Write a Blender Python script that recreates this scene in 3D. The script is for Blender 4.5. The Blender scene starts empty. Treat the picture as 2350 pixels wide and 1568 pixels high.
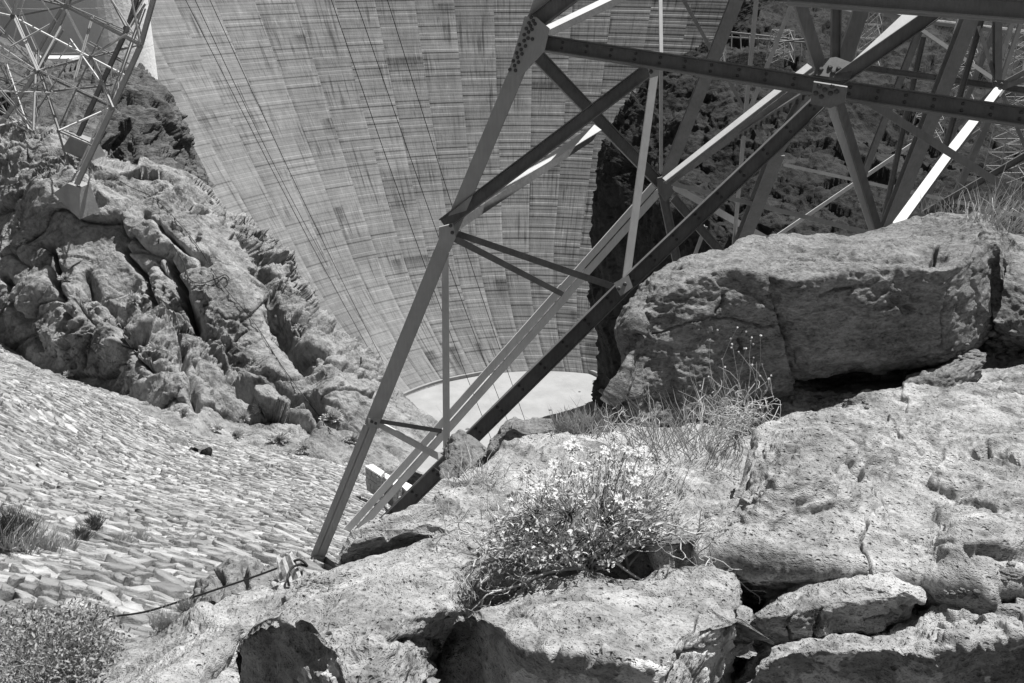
import bpy, math
import numpy as np
from mathutils import Vector

C = bpy.context.scene.collection
scene = bpy.context.scene
rng = np.random.default_rng(7)

# ------------------------------------------------------------------ camera, sky, sun
F = 2285.0
PITCH = math.radians(21.65)
cam_d = bpy.data.cameras.new("camera")
cam = bpy.data.objects.new("camera", cam_d)
C.objects.link(cam)
cam.location = (0, 0, 0)
cam.rotation_euler = (math.radians(90) - PITCH, 0, 0)
cam_d.sensor_width = 36
cam_d.lens = F / 2350 * 36
cam_d.clip_start = 0.05
cam_d.clip_end = 5000
scene.camera = cam

SUN = Vector((0.33, 0.27, 0.91)).normalized()
sun_el = math.asin(SUN.z)
sun_az = math.atan2(SUN.x, SUN.y)
w = bpy.data.worlds.new("World")
scene.world = w
w.use_nodes = True
wn = w.node_tree.nodes
wl = w.node_tree.links
sky = wn.new("ShaderNodeTexSky")
sky.sky_type = 'NISHITA'
sky.sun_disc = False
sky.sun_elevation = sun_el
sky.sun_rotation = sun_az
bw = wn.new("ShaderNodeRGBToBW")
bg = wn["Background"]
wl.new(sky.outputs[0], bw.inputs[0])
wl.new(bw.outputs[0], bg.inputs[0])
bg.inputs[1].default_value = 0.05
sd = bpy.data.lights.new("sun", 'SUN')
sd.energy = 5.0
sd.angle = math.radians(0.5)
sd.color = (1.0, 0.995, 0.985)
so = bpy.data.objects.new("sun", sd)
C.objects.link(so)
so.rotation_euler = SUN.to_track_quat('Z', 'Y').to_euler()
so.location = (40, 20, 120)
scene.view_settings.view_transform = 'Standard'
scene.view_settings.look = 'None'
scene.view_settings.gamma = 1
scene.view_settings.use_curve_mapping = False
scene.view_settings.exposure = 0.42

# ------------------------------------------------------------------ maths helpers
cp, sp = math.cos(PITCH), math.sin(PITCH)


def P(u, v, d):
    """a measured direction (2350 x 1568 frame) and a distance along the view axis -> world point"""
    x = (np.asarray(u, float) - 1175) / F
    y = (784 - np.asarray(v, float)) / F
    d = np.asarray(d, float)
    return np.stack([x * d, (cp + y * sp) * d, (-sp + y * cp) * d], -1)


LAT = np.random.default_rng(3).random((64, 64, 64)).astype(np.float32)
OFF = np.random.default_rng(4).random((32, 32, 32, 3)).astype(np.float32)
RND = np.random.default_rng(5).random((32, 32, 32)).astype(np.float32)


def vnoise(p):
    i = np.floor(p).astype(np.int32)
    f = (p - i).astype(np.float32)
    f = f * f * f * (f * (f * 6 - 15) + 10)
    i0 = i & 63
    i1 = (i + 1) & 63
    r = 0
    for a in (0, 1):
        wx = f[:, 0] if a else 1 - f[:, 0]
        ix = i1[:, 0] if a else i0[:, 0]
        for b in (0, 1):
            wy = f[:, 1] if b else 1 - f[:, 1]
            iy = i1[:, 1] if b else i0[:, 1]
            for c in (0, 1):
                wz = f[:, 2] if c else 1 - f[:, 2]
                iz = i1[:, 2] if c else i0[:, 2]
                r = r + LAT[ix, iy, iz] * wx * wy * wz
    return r * 2 - 1


def fbm(p, octv=4, gain=0.5):
    r = 0
    a = 1.0
    q = p.copy()
    for k in range(octv):
        r = r + a * vnoise(q)
        q = q * 2.03 + 17.3
        a *= gain
    return r


def ridged(p, octv=4, gain=0.5):
    r = 0
    a = 1.0
    q = p.copy()
    for k in range(octv):
        r = r + a * (1 - 2 * np.abs(vnoise(q)))
        q = q * 2.03 + 11.7
        a *= gain
    return r


def voronoi(p):
    """F1, F2 and the random value of the nearest cell"""
    i = np.floor(p).astype(np.int32)
    f = p - i
    n = len(p)
    f1 = np.full(n, 9.0)
    f2 = np.full(n, 9.0)
    rv = np.zeros(n)
    for a in (-1, 0, 1):
        for b in (-1, 0, 1):
            for c in (-1, 0, 1):
                j = (i + np.array([a, b, c])) & 31
                o = OFF[j[:, 0], j[:, 1], j[:, 2]]
                d = np.sqrt((a + o[:, 0] - f[:, 0]) ** 2 + (b + o[:, 1] - f[:, 1]) ** 2 + (c + o[:, 2] - f[:, 2]) ** 2)
                m = d < f1
                f2 = np.where(m, f1, np.minimum(f2, d))
                rv = np.where(m, RND[j[:, 0], j[:, 1], j[:, 2]], rv)
                f1 = np.where(m, d, f1)
    return f1, f2, rv


def facet(p):
    """broken, flat-faced relief: every cell is a plane of its own tilt"""
    i = np.floor(p).astype(np.int32)
    f = p - i
    n = len(p)
    f1 = np.full(n, 9.0)
    f2 = np.full(n, 9.0)
    out = np.zeros(n)
    for a in (-1, 0, 1):
        for b in (-1, 0, 1):
            for c in (-1, 0, 1):
                j = (i + np.array([a, b, c])) & 31
                o = OFF[j[:, 0], j[:, 1], j[:, 2]]
                dx, dy, dz = f[:, 0] - a - o[:, 0], f[:, 1] - b - o[:, 1], f[:, 2] - c - o[:, 2]
                d = dx * dx + dy * dy + dz * dz
                m = d < f1
                g = OFF[j[:, 1], j[:, 2], j[:, 0]] - 0.5
                val = dx * g[:, 0] + dy * g[:, 1] + dz * g[:, 2] + 0.5 * (RND[j[:, 0], j[:, 1], j[:, 2]] - 0.5)
                f2 = np.where(m, f1, np.minimum(f2, d))
                out = np.where(m, val, out)
                f1 = np.where(m, d, f1)
    return out, np.sqrt(f2) - np.sqrt(f1)


def warp(p, k, s):
    return p + k * np.stack([vnoise(p / s + 1), vnoise(p / s + 9), vnoise(p / s + 5)], 1)


def rotm(ax, ang):
    ax = np.array(ax, float)
    ax /= np.linalg.norm(ax)
    K = np.array([[0, -ax[2], ax[1]], [ax[2], 0, -ax[0]], [-ax[1], ax[0], 0]])
    return np.eye(3) + math.sin(ang) * K + (1 - math.cos(ang)) * K @ K


def polydist(u, v, poly):
    best = np.full(u.shape, 1e9)
    for (x0, y0), (x1, y1) in zip(poly[:-1], poly[1:]):
        dx, dy = x1 - x0, y1 - y0
        t = np.clip(((u - x0) * dx + (v - y0) * dy) / (dx * dx + dy * dy + 1e-9), 0, 1)
        best = np.minimum(best, np.hypot(u - x0 - t * dx, v - y0 - t * dy))
    return best


def inpoly(u, v, poly):
    c = np.zeros(u.shape, bool)
    n = len(poly)
    for i in range(n):
        x0, y0 = poly[i]
        x1, y1 = poly[(i + 1) % n]
        if y0 == y1:
            continue
        c ^= ((y0 > v) != (y1 > v)) & (u < (x1 - x0) * (v - y0) / (y1 - y0) + x0)
    return c


def crom(pts, n):
    """n points along a Catmull-Rom curve through pts, even in picture length"""
    p = np.array(pts, float)
    L = np.r_[0, np.cumsum(np.hypot(np.diff(p[:, 0]), np.diff(p[:, 1])) + 1e-6)]
    s = np.linspace(0, L[-1], n)
    k = np.clip(np.searchsorted(L, s, 'right') - 1, 0, len(p) - 2)
    t = ((s - L[k]) / (L[k + 1] - L[k]))[:, None]
    m = np.gradient(p, L, axis=0) if len(p) > 2 else np.repeat((p[1:] - p[:1]) / L[-1], 2, 0)
    h = (L[k + 1] - L[k])[:, None]
    return ((2 * t ** 3 - 3 * t ** 2 + 1) * p[k] + (t ** 3 - 2 * t ** 2 + t) * h * m[k]
            + (-2 * t ** 3 + 3 * t ** 2) * p[k + 1] + (t ** 3 - t ** 2) * h * m[k + 1])


# ------------------------------------------------------------------ object helpers
def tag(o, label=None, cat=None, group=None, kind=None):
    if label:
        o['label'] = label
    if cat:
        o['category'] = cat
    if group:
        o['group'] = group
    if kind:
        o['kind'] = kind
    return o


def empty(name, loc=(0, 0, 0)):
    o = bpy.data.objects.new(name, None)
    o.location = Vector([float(x) for x in loc])
    C.objects.link(o)
    return o


def link(name, me, parent=None):
    o = bpy.data.objects.new(name, me)
    C.objects.link(o)
    if parent is not None:
        o.parent = parent
        o.matrix_parent_inverse = parent.matrix_basis.inverted()
    return o


def mkmesh(name, V, Fc, mat, smooth=False):
    """V (n,3); Fc int array (m,3|4) or list of tuples"""
    me = bpy.data.meshes.new(name)
    V = np.asarray(V, np.float32)
    if isinstance(Fc, np.ndarray):
        m, k = Fc.shape
        me.vertices.add(len(V))
        me.vertices.foreach_set('co', V.ravel())
        me.loops.add(m * k)
        me.loops.foreach_set('vertex_index', Fc.astype(np.int32).ravel())
        me.polygons.add(m)
        me.polygons.foreach_set('loop_start', np.arange(0, m * k, k, dtype=np.int32))
        me.update(calc_edges=True)
    else:
        me.from_pydata([tuple(float(c) for c in x) for x in V], [], [tuple(int(c) for c in f) for f in Fc])
        me.update()
    if smooth:
        me.polygons.foreach_set('use_smooth', np.ones(len(me.polygons), bool))
    if mat is not None:
        me.materials.append(mat)
    return me


def mesh(name, V, Fc, mat, parent=None, smooth=False):
    return link(name, mkmesh(name, V, Fc, mat, smooth), parent)


def gridfaces(nr, nc):
    i = np.arange(nr * nc).reshape(nr, nc)
    return np.stack([i[:-1, :-1], i[1:, :-1], i[1:, 1:], i[:-1, 1:]], -1).reshape(-1, 4)


def gridnormals(X):
    du = np.gradient(X, axis=1)
    dv = np.gradient(X, axis=0)
    n = np.cross(dv, du)
    n /= np.linalg.norm(n, axis=-1, keepdims=True) + 1e-12
    return n


def smoothgrid(G, it, axis=0):
    for _ in range(it):
        if axis == 0:
            G[1:-1] = (G[:-2] + 2 * G[1:-1] + G[2:]) / 4
        else:
            G[:, 1:-1] = (G[:, :-2] + 2 * G[:, 1:-1] + G[:, 2:]) / 4
    return G


def loft(name, rows, step, mat, disp, cracks=(), bumps=(), lichen=(), soft=3, stretch=1.0, nblur=20, parent=None, crisp=False):
    """rows: curves of (u, v, distance), from the far edge to the near one; a real surface through them,
    roughened along its own normals"""
    # the ground goes on past the right edge of the picture
    rows = [list(r) + ([(r[-1][0] + 500, r[-1][1] - 30, r[-1][2] * 1.02)] if r[-1][0] >= 2400 else []) for r in rows]
    L = max(np.hypot(np.diff(np.array(r)[:, 0]), np.diff(np.array(r)[:, 1])).sum() for r in rows)
    nc = int(L / step) + 2
    R = [crom([(a, b, math.log(c)) for a, b, c in r], nc) for r in rows]
    out = [R[0][None]]
    for ri, (a, b) in enumerate(zip(R[:-1], R[1:])):
        dist = np.percentile(np.hypot(a[:, 0] - b[:, 0], a[:, 1] - b[:, 1]), 80)
        dz = np.percentile(np.abs(a[:, 2] - b[:, 2]), 80) * (1400 if 0 < ri else 700)
        n = max(2, int(max(dist, dz) / step))
        if ri == 0:
            nback = n
        t = (np.arange(1, n + 1) / n)[:, None, None]
        out.append(a[None] * (1 - t) + b[None] * t)
    G = np.concatenate(out, 0)
    smoothgrid(G, soft * 4, 0)
    smoothgrid(G, soft, 1)
    nr, nc, _ = G.shape
    u, v = G[..., 0], G[..., 1]
    X = P(u, v, np.exp(G[..., 2]))
    N = gridnormals(X)
    if np.mean(np.sum(N * X, -1)) > 0:
        N = -N
        flip = True
    else:
        flip = False
    mean_d = float(np.exp(G[..., 2].mean()))
    off = np.zeros((nr, nc))
    for (bu, bv, ru, rv, amp, rot) in bumps:
        c, s = math.cos(math.radians(rot)), math.sin(math.radians(rot))
        a = ((u - bu) * c + (v - bv) * s) / ru
        b = (-(u - bu) * s + (v - bv) * c) / rv
        off += amp * np.exp(-(a * a + b * b) ** 1.0)
    X = X + N * off[..., None]
    N = gridnormals(X) * (-1 if flip else 1)
    flat = X.reshape(-1, 3)
    dd = disp(flat, u.ravel(), v.ravel()).reshape(nr, nc)
    dd[:nback] *= (0.15 + 0.85 * (np.arange(nback) / nback) ** 2)[:, None]
    if not crisp:
        smoothgrid(dd, 1, 0)
        smoothgrid(dd, 1, 1)
    if len(cracks):
        w1 = 6 * fbm(np.stack([u.ravel() / 30, v.ravel() / 30, 0 * u.ravel()], 1), 3).reshape(nr, nc)
        w2 = 6 * fbm(np.stack([u.ravel() / 30, v.ravel() / 30, 0 * u.ravel() + 9], 1), 3).reshape(nr, nc)
        for poly, wd, dp in cracks:
            pd = polydist(u + w1, v + w2, poly)
            dd -= dp * np.exp(-(pd / wd) ** 2)
    Ns = N.copy()
    for _ in range(nblur):
        smoothgrid(Ns, 1, 0)
        smoothgrid(Ns, 1, 1)
    Ns += 0.001 * N
    Ns /= np.linalg.norm(Ns, axis=-1, keepdims=True)
    X = X + Ns * dd[..., None]
    Fc = gridfaces(nr, nc)
    if not flip:
        Fc = Fc[:, ::-1]
    o = mesh(name, X.reshape(-1, 3), Fc, mat, parent, smooth=not crisp)
    a = o.data.attributes.new('lichen', 'FLOAT', 'POINT')
    val = np.zeros(nr * nc, np.float32)
    for poly in lichen:
        val = np.maximum(val, inpoly(u.ravel(), v.ravel(), poly).astype(np.float32))
    a.data.foreach_set('value', val)
    return o


# ------------------------------------------------------------------ materials
def newmat(name, rough=0.9, spec=0.2):
    m = bpy.data.materials.new(name)
    m.use_nodes = True
    b = m.node_tree.nodes["Principled BSDF"]
    b.inputs['Roughness'].default_value = rough
    b.inputs['Specular IOR Level'].default_value = spec
    return m, m.node_tree.nodes, m.node_tree.links, b


class NB:
    """small node builder"""
    def __init__(s, m):
        s.n = m.node_tree.nodes
        s.l = m.node_tree.links

    def put(s, sock, val):
        if isinstance(val, bpy.types.NodeSocket):
            s.l.new(val, sock)
        else:
            sock.default_value = val

    def math(s, op, a, b=0.0, clamp=False):
        n = s.n.new('ShaderNodeMath')
        n.operation = op
        n.use_clamp = clamp
        s.put(n.inputs[0], a)
        s.put(n.inputs[1], b)
        return n.outputs[0]

    def noise(s, vec, scale, detail=5, rough=0.55, dist=0.0):
        n = s.n.new('ShaderNodeTexNoise')
        s.put(n.inputs['Vector'], vec)
        n.inputs['Scale'].default_value = scale
        n.inputs['Detail'].default_value = detail
        n.inputs['Roughness'].default_value = rough
        n.inputs['Distortion'].default_value = dist
        return n.outputs['Fac']

    def vor(s, vec, scale, feature='F1'):
        n = s.n.new('ShaderNodeTexVoronoi')
        n.feature = feature
        s.put(n.inputs['Vector'], vec)
        n.inputs['Scale'].default_value = scale
        return n.outputs['Distance'], n.outputs.get('Color')

    def ramp(s, f, stops):
        n = s.n.new('ShaderNodeValToRGB')
        s.put(n.inputs[0], f)
        e = n.color_ramp.elements
        while len(e) < len(stops):
            e.new(0.5)
        for i, (p, c) in enumerate(stops):
            e[i].position = p
            e[i].color = (c, c, c, 1)
        return n.outputs[0]

    def mapr(s, f, a, b, c=0.0, d=1.0):
        n = s.n.new('ShaderNodeMapRange')
        s.put(n.inputs[0], f)
        for i, x in enumerate((a, b, c, d)):
            n.inputs[i + 1].default_value = x
        return n.outputs[0]

    def vmul(s, vec, k):
        n = s.n.new('ShaderNodeVectorMath')
        n.operation = 'MULTIPLY'
        s.put(n.inputs[0], vec)
        n.inputs[1].default_value = k
        return n.outputs[0]

    def bump(s, h, strength, dist, normal=None):
        n = s.n.new('ShaderNodeBump')
        s.put(n.inputs['Height'], h)
        n.inputs['Strength'].default_value = strength
        n.inputs['Distance'].default_value = dist
        if normal is not None:
            s.l.new(normal, n.inputs['Normal'])
        return n.outputs[0]


def rock_mat(name, lo, hi, sc, bdist, pits=0.0, rot=(0.3, 0.2, 0.5), squash=(1, 1, 2.2), bs=1.0, lich=False, blotch=0.5):
    m, n, l, b = newmat(name, 0.95, 0.12)
    B = NB(m)
    tc = n.new('ShaderNodeTexCoord')
    mp = n.new('ShaderNodeMapping')
    l.new(tc.outputs['Object'], mp.inputs[0])
    mp.inputs['Rotation'].default_value = rot
    mp.inputs['Scale'].default_value = squash
    vec = mp.outputs[0]
    n1 = B.noise(vec, sc * 0.25, 6, 0.6)
    n2 = B.noise(vec, sc * 2.5, 8, 0.7)
    n3 = B.noise(vec, sc * 0.9, 6, 0.65, 0.6)
    mix = B.math('ADD', B.math('MULTIPLY', n1, blotch), B.math('ADD', B.math('MULTIPLY', n2, 0.55), B.math('MULTIPLY', n3, 0.45)))
    col = B.mapr(mix, 0.38 + blotch * 0.3, 0.68 + blotch * 0.65, lo, hi)
    h = B.math('ADD', B.math('MULTIPLY', n3, 1.0), B.math('MULTIPLY', n2, 0.6))
    if pits > 0:
        d1, c1 = B.vor(vec, sc * 3.2)
        pit = B.mapr(d1, 0.05, 0.34, -1.0, 0.0)
        sep = n.new('ShaderNodeSeparateColor')
        l.new(c1, sep.inputs[0])
        on = B.math('GREATER_THAN', sep.outputs[0], 0.45)
        h = B.math('ADD', h, B.math('MULTIPLY', B.math('MULTIPLY', pit, on), pits))
        d2, c2 = B.vor(vec, sc * 9)
        h = B.math('ADD', h, B.math('MULTIPLY', B.mapr(d2, 0.05, 0.4, -1.0, 0.0), pits * 0.35))
    if lich:
        at = n.new('ShaderNodeAttribute')
        at.attribute_name = 'lichen'
        ln = B.noise(tc.outputs['Object'], sc * 0.55, 5, 0.55, 0.3)
        mask = B.math('MULTIPLY', B.mapr(ln, 0.52, 0.55, 0.0, 1.0), at.outputs['Fac'])
        ln2 = B.noise(tc.outputs['Object'], sc * 3, 4, 0.6)
        lc = B.mapr(ln2, 0.3, 0.7, 0.5, 0.78)
        mx = n.new('ShaderNodeMix')
        mx.data_type = 'FLOAT'
        l.new(mask, mx.inputs[0])
        l.new(col, mx.inputs[2])
        l.new(lc, mx.inputs[3])
        col = mx.outputs[0]
    l.new(col, b.inputs['Base Color'])
    l.new(B.bump(h, bs, bdist), b.inputs['Normal'])
    return m


M = {}
M['fore'] = rock_mat('foreground_rock', 0.06, 0.64, 9.0, 0.026, pits=0.8, lich=True, blotch=0.9)
M['boulder'] = rock_mat('boulder_rock', 0.04, 0.40, 9.0, 0.022, pits=0.8, lich=True, blotch=0.4)
M['dark'] = rock_mat('dark_rock', 0.07, 0.32, 7.0, 0.03, pits=0.6)
M['cliff'] = rock_mat('cliff_rock', 0.05, 0.56, 2.2, 0.22, pits=0.15, rot=(0.2, 0.7, 0.3), squash=(1, 1, 0.7), blotch=0.7)
M['crag'] = rock_mat('crag_rock', 0.04, 0.24, 0.6, 0.5, pits=0.1, rot=(0.5, 0.9, 0.1), blotch=0.7)
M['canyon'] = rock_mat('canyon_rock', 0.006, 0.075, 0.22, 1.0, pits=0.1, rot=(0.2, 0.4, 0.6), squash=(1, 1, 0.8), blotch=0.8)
M['gully'] = rock_mat('gully_soil', 0.06, 0.22, 1.2, 0.2)
M['soil'] = rock_mat('slope_soil', 0.10, 0.26, 3.0, 0.05)


def stone_mat():
    m, n, l, b = newmat('paving_stone', 0.92, 0.15)
    B = NB(m)
    tc = n.new('ShaderNodeNewGeometry')
    pos = tc.outputs['Position']
    isl = tc.outputs['Random Per Island']
    oi = n.new('ShaderNodeObjectInfo')
    r = B.math('FRACT', B.math('ADD', isl, oi.outputs['Random']))
    base = B.mapr(r, 0, 1, 0.25, 0.58)
    nz = B.noise(pos, 6, 6, 0.65)
    nz2 = B.noise(pos, 0.35, 3, 0.6)
    col = B.math('MULTIPLY', base, B.math('MULTIPLY', B.mapr(nz, 0.3, 0.7, 0.72, 1.12), B.mapr(nz2, 0.3, 0.7, 0.78, 1.15)))
    l.new(col, b.inputs['Base Color'])
    l.new(B.bump(B.noise(pos, 8, 7, 0.7), 1.0, 0.05), b.inputs['Normal'])
    return m


M['stone'] = stone_mat()


def steel_mat(name, c0, c1, rough=0.55, metal=0.0):
    m, n, l, b = newmat(name, rough, 0.4)
    B = NB(m)
    tc = n.new('ShaderNodeTexCoord')
    n1 = B.noise(tc.outputs['Object'], 2.5, 6, 0.65)
    n2 = B.noise(B.vmul(tc.outputs['Object'], (6, 6, 0.6)), 5, 4, 0.6)
    mix = B.math('ADD', B.math('MULTIPLY', n1, 0.6), B.math('MULTIPLY', n2, 0.4))
    l.new(B.mapr(mix, 0.33, 0.67, c0, c1), b.inputs['Base Color'])
    b.inputs['Metallic'].default_value = metal
    l.new(B.bump(n1, 0.3, 0.004), b.inputs['Normal'])
    return m


M['steel'] = steel_mat('galvanised_steel', 0.50, 0.66)  # paler copy of the tower steel: sunlight on bright members put into the colour
M['steel_dark'] = steel_mat('shade_dark_steel', 0.10, 0.2)  # same steel darkened: shade on webs and unlit members put into the colour
M['steel_mid'] = steel_mat('mid_grey_steel', 0.30, 0.42)  # middle grey tone of the tower steel
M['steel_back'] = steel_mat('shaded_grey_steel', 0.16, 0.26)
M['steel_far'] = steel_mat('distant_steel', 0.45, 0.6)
M['bolt'] = steel_mat('dark_bolt_steel', 0.05, 0.1)
M['cable'] = steel_mat('black_cable', 0.015, 0.03)


def concrete_mat(name, c0, c1, sc, streak=0.0):
    m, n, l, b = newmat(name, 0.9, 0.15)
    B = NB(m)
    g = n.new('ShaderNodeNewGeometry')
    pos = g.outputs['Position']
    n1 = B.noise(pos, sc, 6, 0.6)
    mix = n1
    if streak:
        n2 = B.noise(B.vmul(pos, (1, 1, 0.06)), sc * 4, 4, 0.6)
        mix = B.math('ADD', B.math('MULTIPLY', n1, 1 - streak), B.math('MULTIPLY', n2, streak))
    l.new(B.mapr(mix, 0.3, 0.7, c0, c1), b.inputs['Base Color'])
    l.new(B.bump(B.noise(pos, sc * 8, 5, 0.6), 0.4, 0.05 / sc), b.inputs['Normal'])
    return m


M['plaza'] = concrete_mat('plaza_concrete', 0.30, 0.38, 0.12)
M['white'] = concrete_mat('pale_concrete', 0.78, 0.88, 0.15, 0.5)
M['footing'] = concrete_mat('footing_concrete', 0.26, 0.38, 1.2)
M['kerb'] = concrete_mat('kerb_concrete', 0.24, 0.38, 0.3, 0.5)
M['road'] = concrete_mat('barrier_concrete', 0.40, 0.5, 0.1)


def dam_mat():
    m, n, l, b = newmat('dam_concrete', 0.92, 0.12)
    B = NB(m)
    at = n.new('ShaderNodeAttribute')
    at.attribute_name = 'face'
    fv = at.outputs['Vector']               # x = metres along the arc, y = height, z = column random
    sx = n.new('ShaderNodeSeparateXYZ')
    l.new(fv, sx.inputs[0])
    X, Y, Z = sx.outputs
    big = B.noise(fv, 0.035, 4, 0.6)
    mott = B.noise(B.vmul(fv, (0.5, 0.22, 0.3)), 1.0, 5, 0.6)
    st1 = B.noise(B.vmul(fv, (0.85, 0.035, 1.0)), 1.0, 4, 0.6)       # long streaks
    st2 = B.noise(B.vmul(fv, (2.6, 0.16, 1.0)), 1.0, 4, 0.65)        # short drips
    st3 = B.noise(B.vmul(fv, (1.4, 0.02, 2.0)), 1.0, 3, 0.6)
    msk = B.noise(B.vmul(fv, (0.045, 0.06, 0.0)), 1.0, 3, 0.5)
    # per-pour tone
    cx = n.new('ShaderNodeCombineXYZ')
    l.new(B.math('FLOOR', B.math('DIVIDE', Y, 1.52)), cx.inputs[0])
    l.new(Z, cx.inputs[1])
    wn1 = n.new('ShaderNodeTexWhiteNoise')
    l.new(cx.outputs[0], wn1.inputs[0])
    cx2 = n.new('ShaderNodeCombineXYZ')
    l.new(B.math('FLOOR', B.math('DIVIDE', X, 3.8)), cx2.inputs[0])
    l.new(B.math('FLOOR', B.math('DIVIDE', Y, 4.56)), cx2.inputs[1])
    wn2 = n.new('ShaderNodeTexWhiteNoise')
    l.new(cx2.outputs[0], wn2.inputs[0])
    oi = n.new('ShaderNodeObjectInfo')
    tone = B.math('ADD', B.mapr(wn1.outputs[0], 0, 1, -0.018, 0.018), B.mapr(oi.outputs['Random'], 0, 1, -0.022, 0.022))
    tone = B.math('ADD', tone, B.mapr(wn2.outputs[0], 0, 1, -0.015, 0.015))
    col = B.math('ADD', B.mapr(big, 0.3, 0.7, 0.23, 0.295), tone)
    col = B.math('MULTIPLY', col, B.mapr(mott, 0.25, 0.75, 0.86, 1.14))
    # lift joints: grime plus ledge shadow, drawn as dark lines in the colour
    fr = B.math('FRACT', B.math('DIVIDE', B.math('ADD', Y, B.mapr(st2, 0.3, 0.7, -0.14, 0.14)), 1.52))
    line = B.math('ADD', B.mapr(fr, 0.0, 0.16, 1.0, 0.0), B.mapr(fr, 0.93, 1.0, 0.0, 1.0), True)
    lm = B.mapr(B.noise(B.vmul(fv, (0.12, 0.25, 1)), 1.0, 3, 0.6), 0.38, 0.62, 0.0, 1.0)
    col = B.math('MULTIPLY', col, B.math('SUBTRACT', 1.0, B.math('MULTIPLY', B.math('MULTIPLY', line, lm), 0.13)))
    # finer vertical form-board lines
    fx = B.math('FRACT', B.math('DIVIDE', X, 1.9))
    fl = B.math('MULTIPLY', B.mapr(fx, 0.0, 0.07, 1.0, 0.0), B.mapr(mott, 0.4, 0.6, 0, 1))
    col = B.math('MULTIPLY', col, B.math('SUBTRACT', 1.0, B.math('MULTIPLY', fl, 0.12)))
    # grime streaks and pale runs
    s = B.math('MULTIPLY', B.mapr(st1, 0.52, 0.66, 0.0, 0.95), B.mapr(msk, 0.44, 0.58, 0.2, 1.0))
    s2 = B.math('MULTIPLY', B.mapr(st2, 0.50, 0.66, 0.0, 0.7), B.mapr(B.noise(B.vmul(fv, (0.09, 0.10, 0.3)), 1.0, 2, 0.5), 0.45, 0.62, 0.1, 1.0))
    dark = B.math('MAXIMUM', s, s2)
    col = B.math('MULTIPLY', col, B.math('SUBTRACT', 1.0, B.math('MULTIPLY', dark, 0.62)))
    pale = B.mapr(st3, 0.60, 0.72, 0.0, 1.0)
    pale = B.math('MULTIPLY', pale, B.mapr(mott, 0.45, 0.6, 0.0, 1.0))
    col = B.math('ADD', col, B.math('MULTIPLY', pale, 0.12))
    g2 = n.new('ShaderNodeAttribute')
    g2.attribute_name = 'stain'
    col = B.math('MULTIPLY', col, B.math('SUBTRACT', 1.0, B.math('MULTIPLY', g2.outputs['Fac'], B.mapr(st2, 0.3, 0.6, 0.25, 0.95))))
    l.new(col, b.inputs['Base Color'])
    l.new(B.bump(B.math('ADD', mott, st2), 0.5, 0.25), b.inputs['Normal'])
    return m


M['dam'] = dam_mat()


def plant_mat(name, c0, c1, trans=0.25):
    m, n, l, b = newmat(name, 0.65, 0.3)
    B = NB(m)
    g = n.new('ShaderNodeNewGeometry')
    oi = n.new('ShaderNodeObjectInfo')
    r = B.math('FRACT', B.math('ADD', g.outputs['Random Per Island'], oi.outputs['Random']))
    l.new(B.mapr(r, 0, 1, c0, c1), b.inputs['Base Color'])
    return m


M['leaf'] = plant_mat('brittlebush_leaf', 0.24, 0.68)
M['leafpale'] = plant_mat('pale_leaf', 0.24, 0.62)
M['twig'] = plant_mat('pale_twig', 0.38, 0.62)
M['twigdark'] = plant_mat('dark_twig', 0.05, 0.14)
M['grass'] = plant_mat('dry_grass', 0.30, 0.60)
M['petal'] = plant_mat('pale_petal', 0.48, 0.7)
M['leafdark'] = plant_mat('dusky_leaf', 0.07, 0.36)
M['disc'] = plant_mat('flower_centre', 0.10, 0.2)
M['scrub'] = plant_mat('cliff_scrub', 0.4, 0.8)


def wood_mat():
    m, n, l, b = newmat('weathered_wood', 0.85, 0.2)
    B = NB(m)
    tc = n.new('ShaderNodeTexCoord')
    g = B.noise(B.vmul(tc.outputs['Object'], (30, 30, 2)), 1.5, 5, 0.7)
    l.new(B.mapr(g, 0.35, 0.65, 0.25, 0.6), b.inputs['Base Color'])
    l.new(B.bump(g, 0.6, 0.01), b.inputs['Normal'])
    return m


M['wood'] = wood_mat()

# ================================================================== LARGE STRUCTURE
# ------------------------------------------------------------------ arch dam
ZB = -185.0
AX, AY = 3.55, 350.3
PH0, DPH = -0.9311, 0.10777
LIFT = 1.52


def damface(ph, z):
    wv = (z - ZB) / 150.0
    r = 78.2 + 115.0 * wv - 10.9 * wv * wv
    xs = 10.0 * np.clip(1 - wv / 0.35, 0, 2) ** 2
    return np.stack([AX + xs + r * np.sin(ph), AY + r * np.cos(ph), z], -1)


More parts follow.
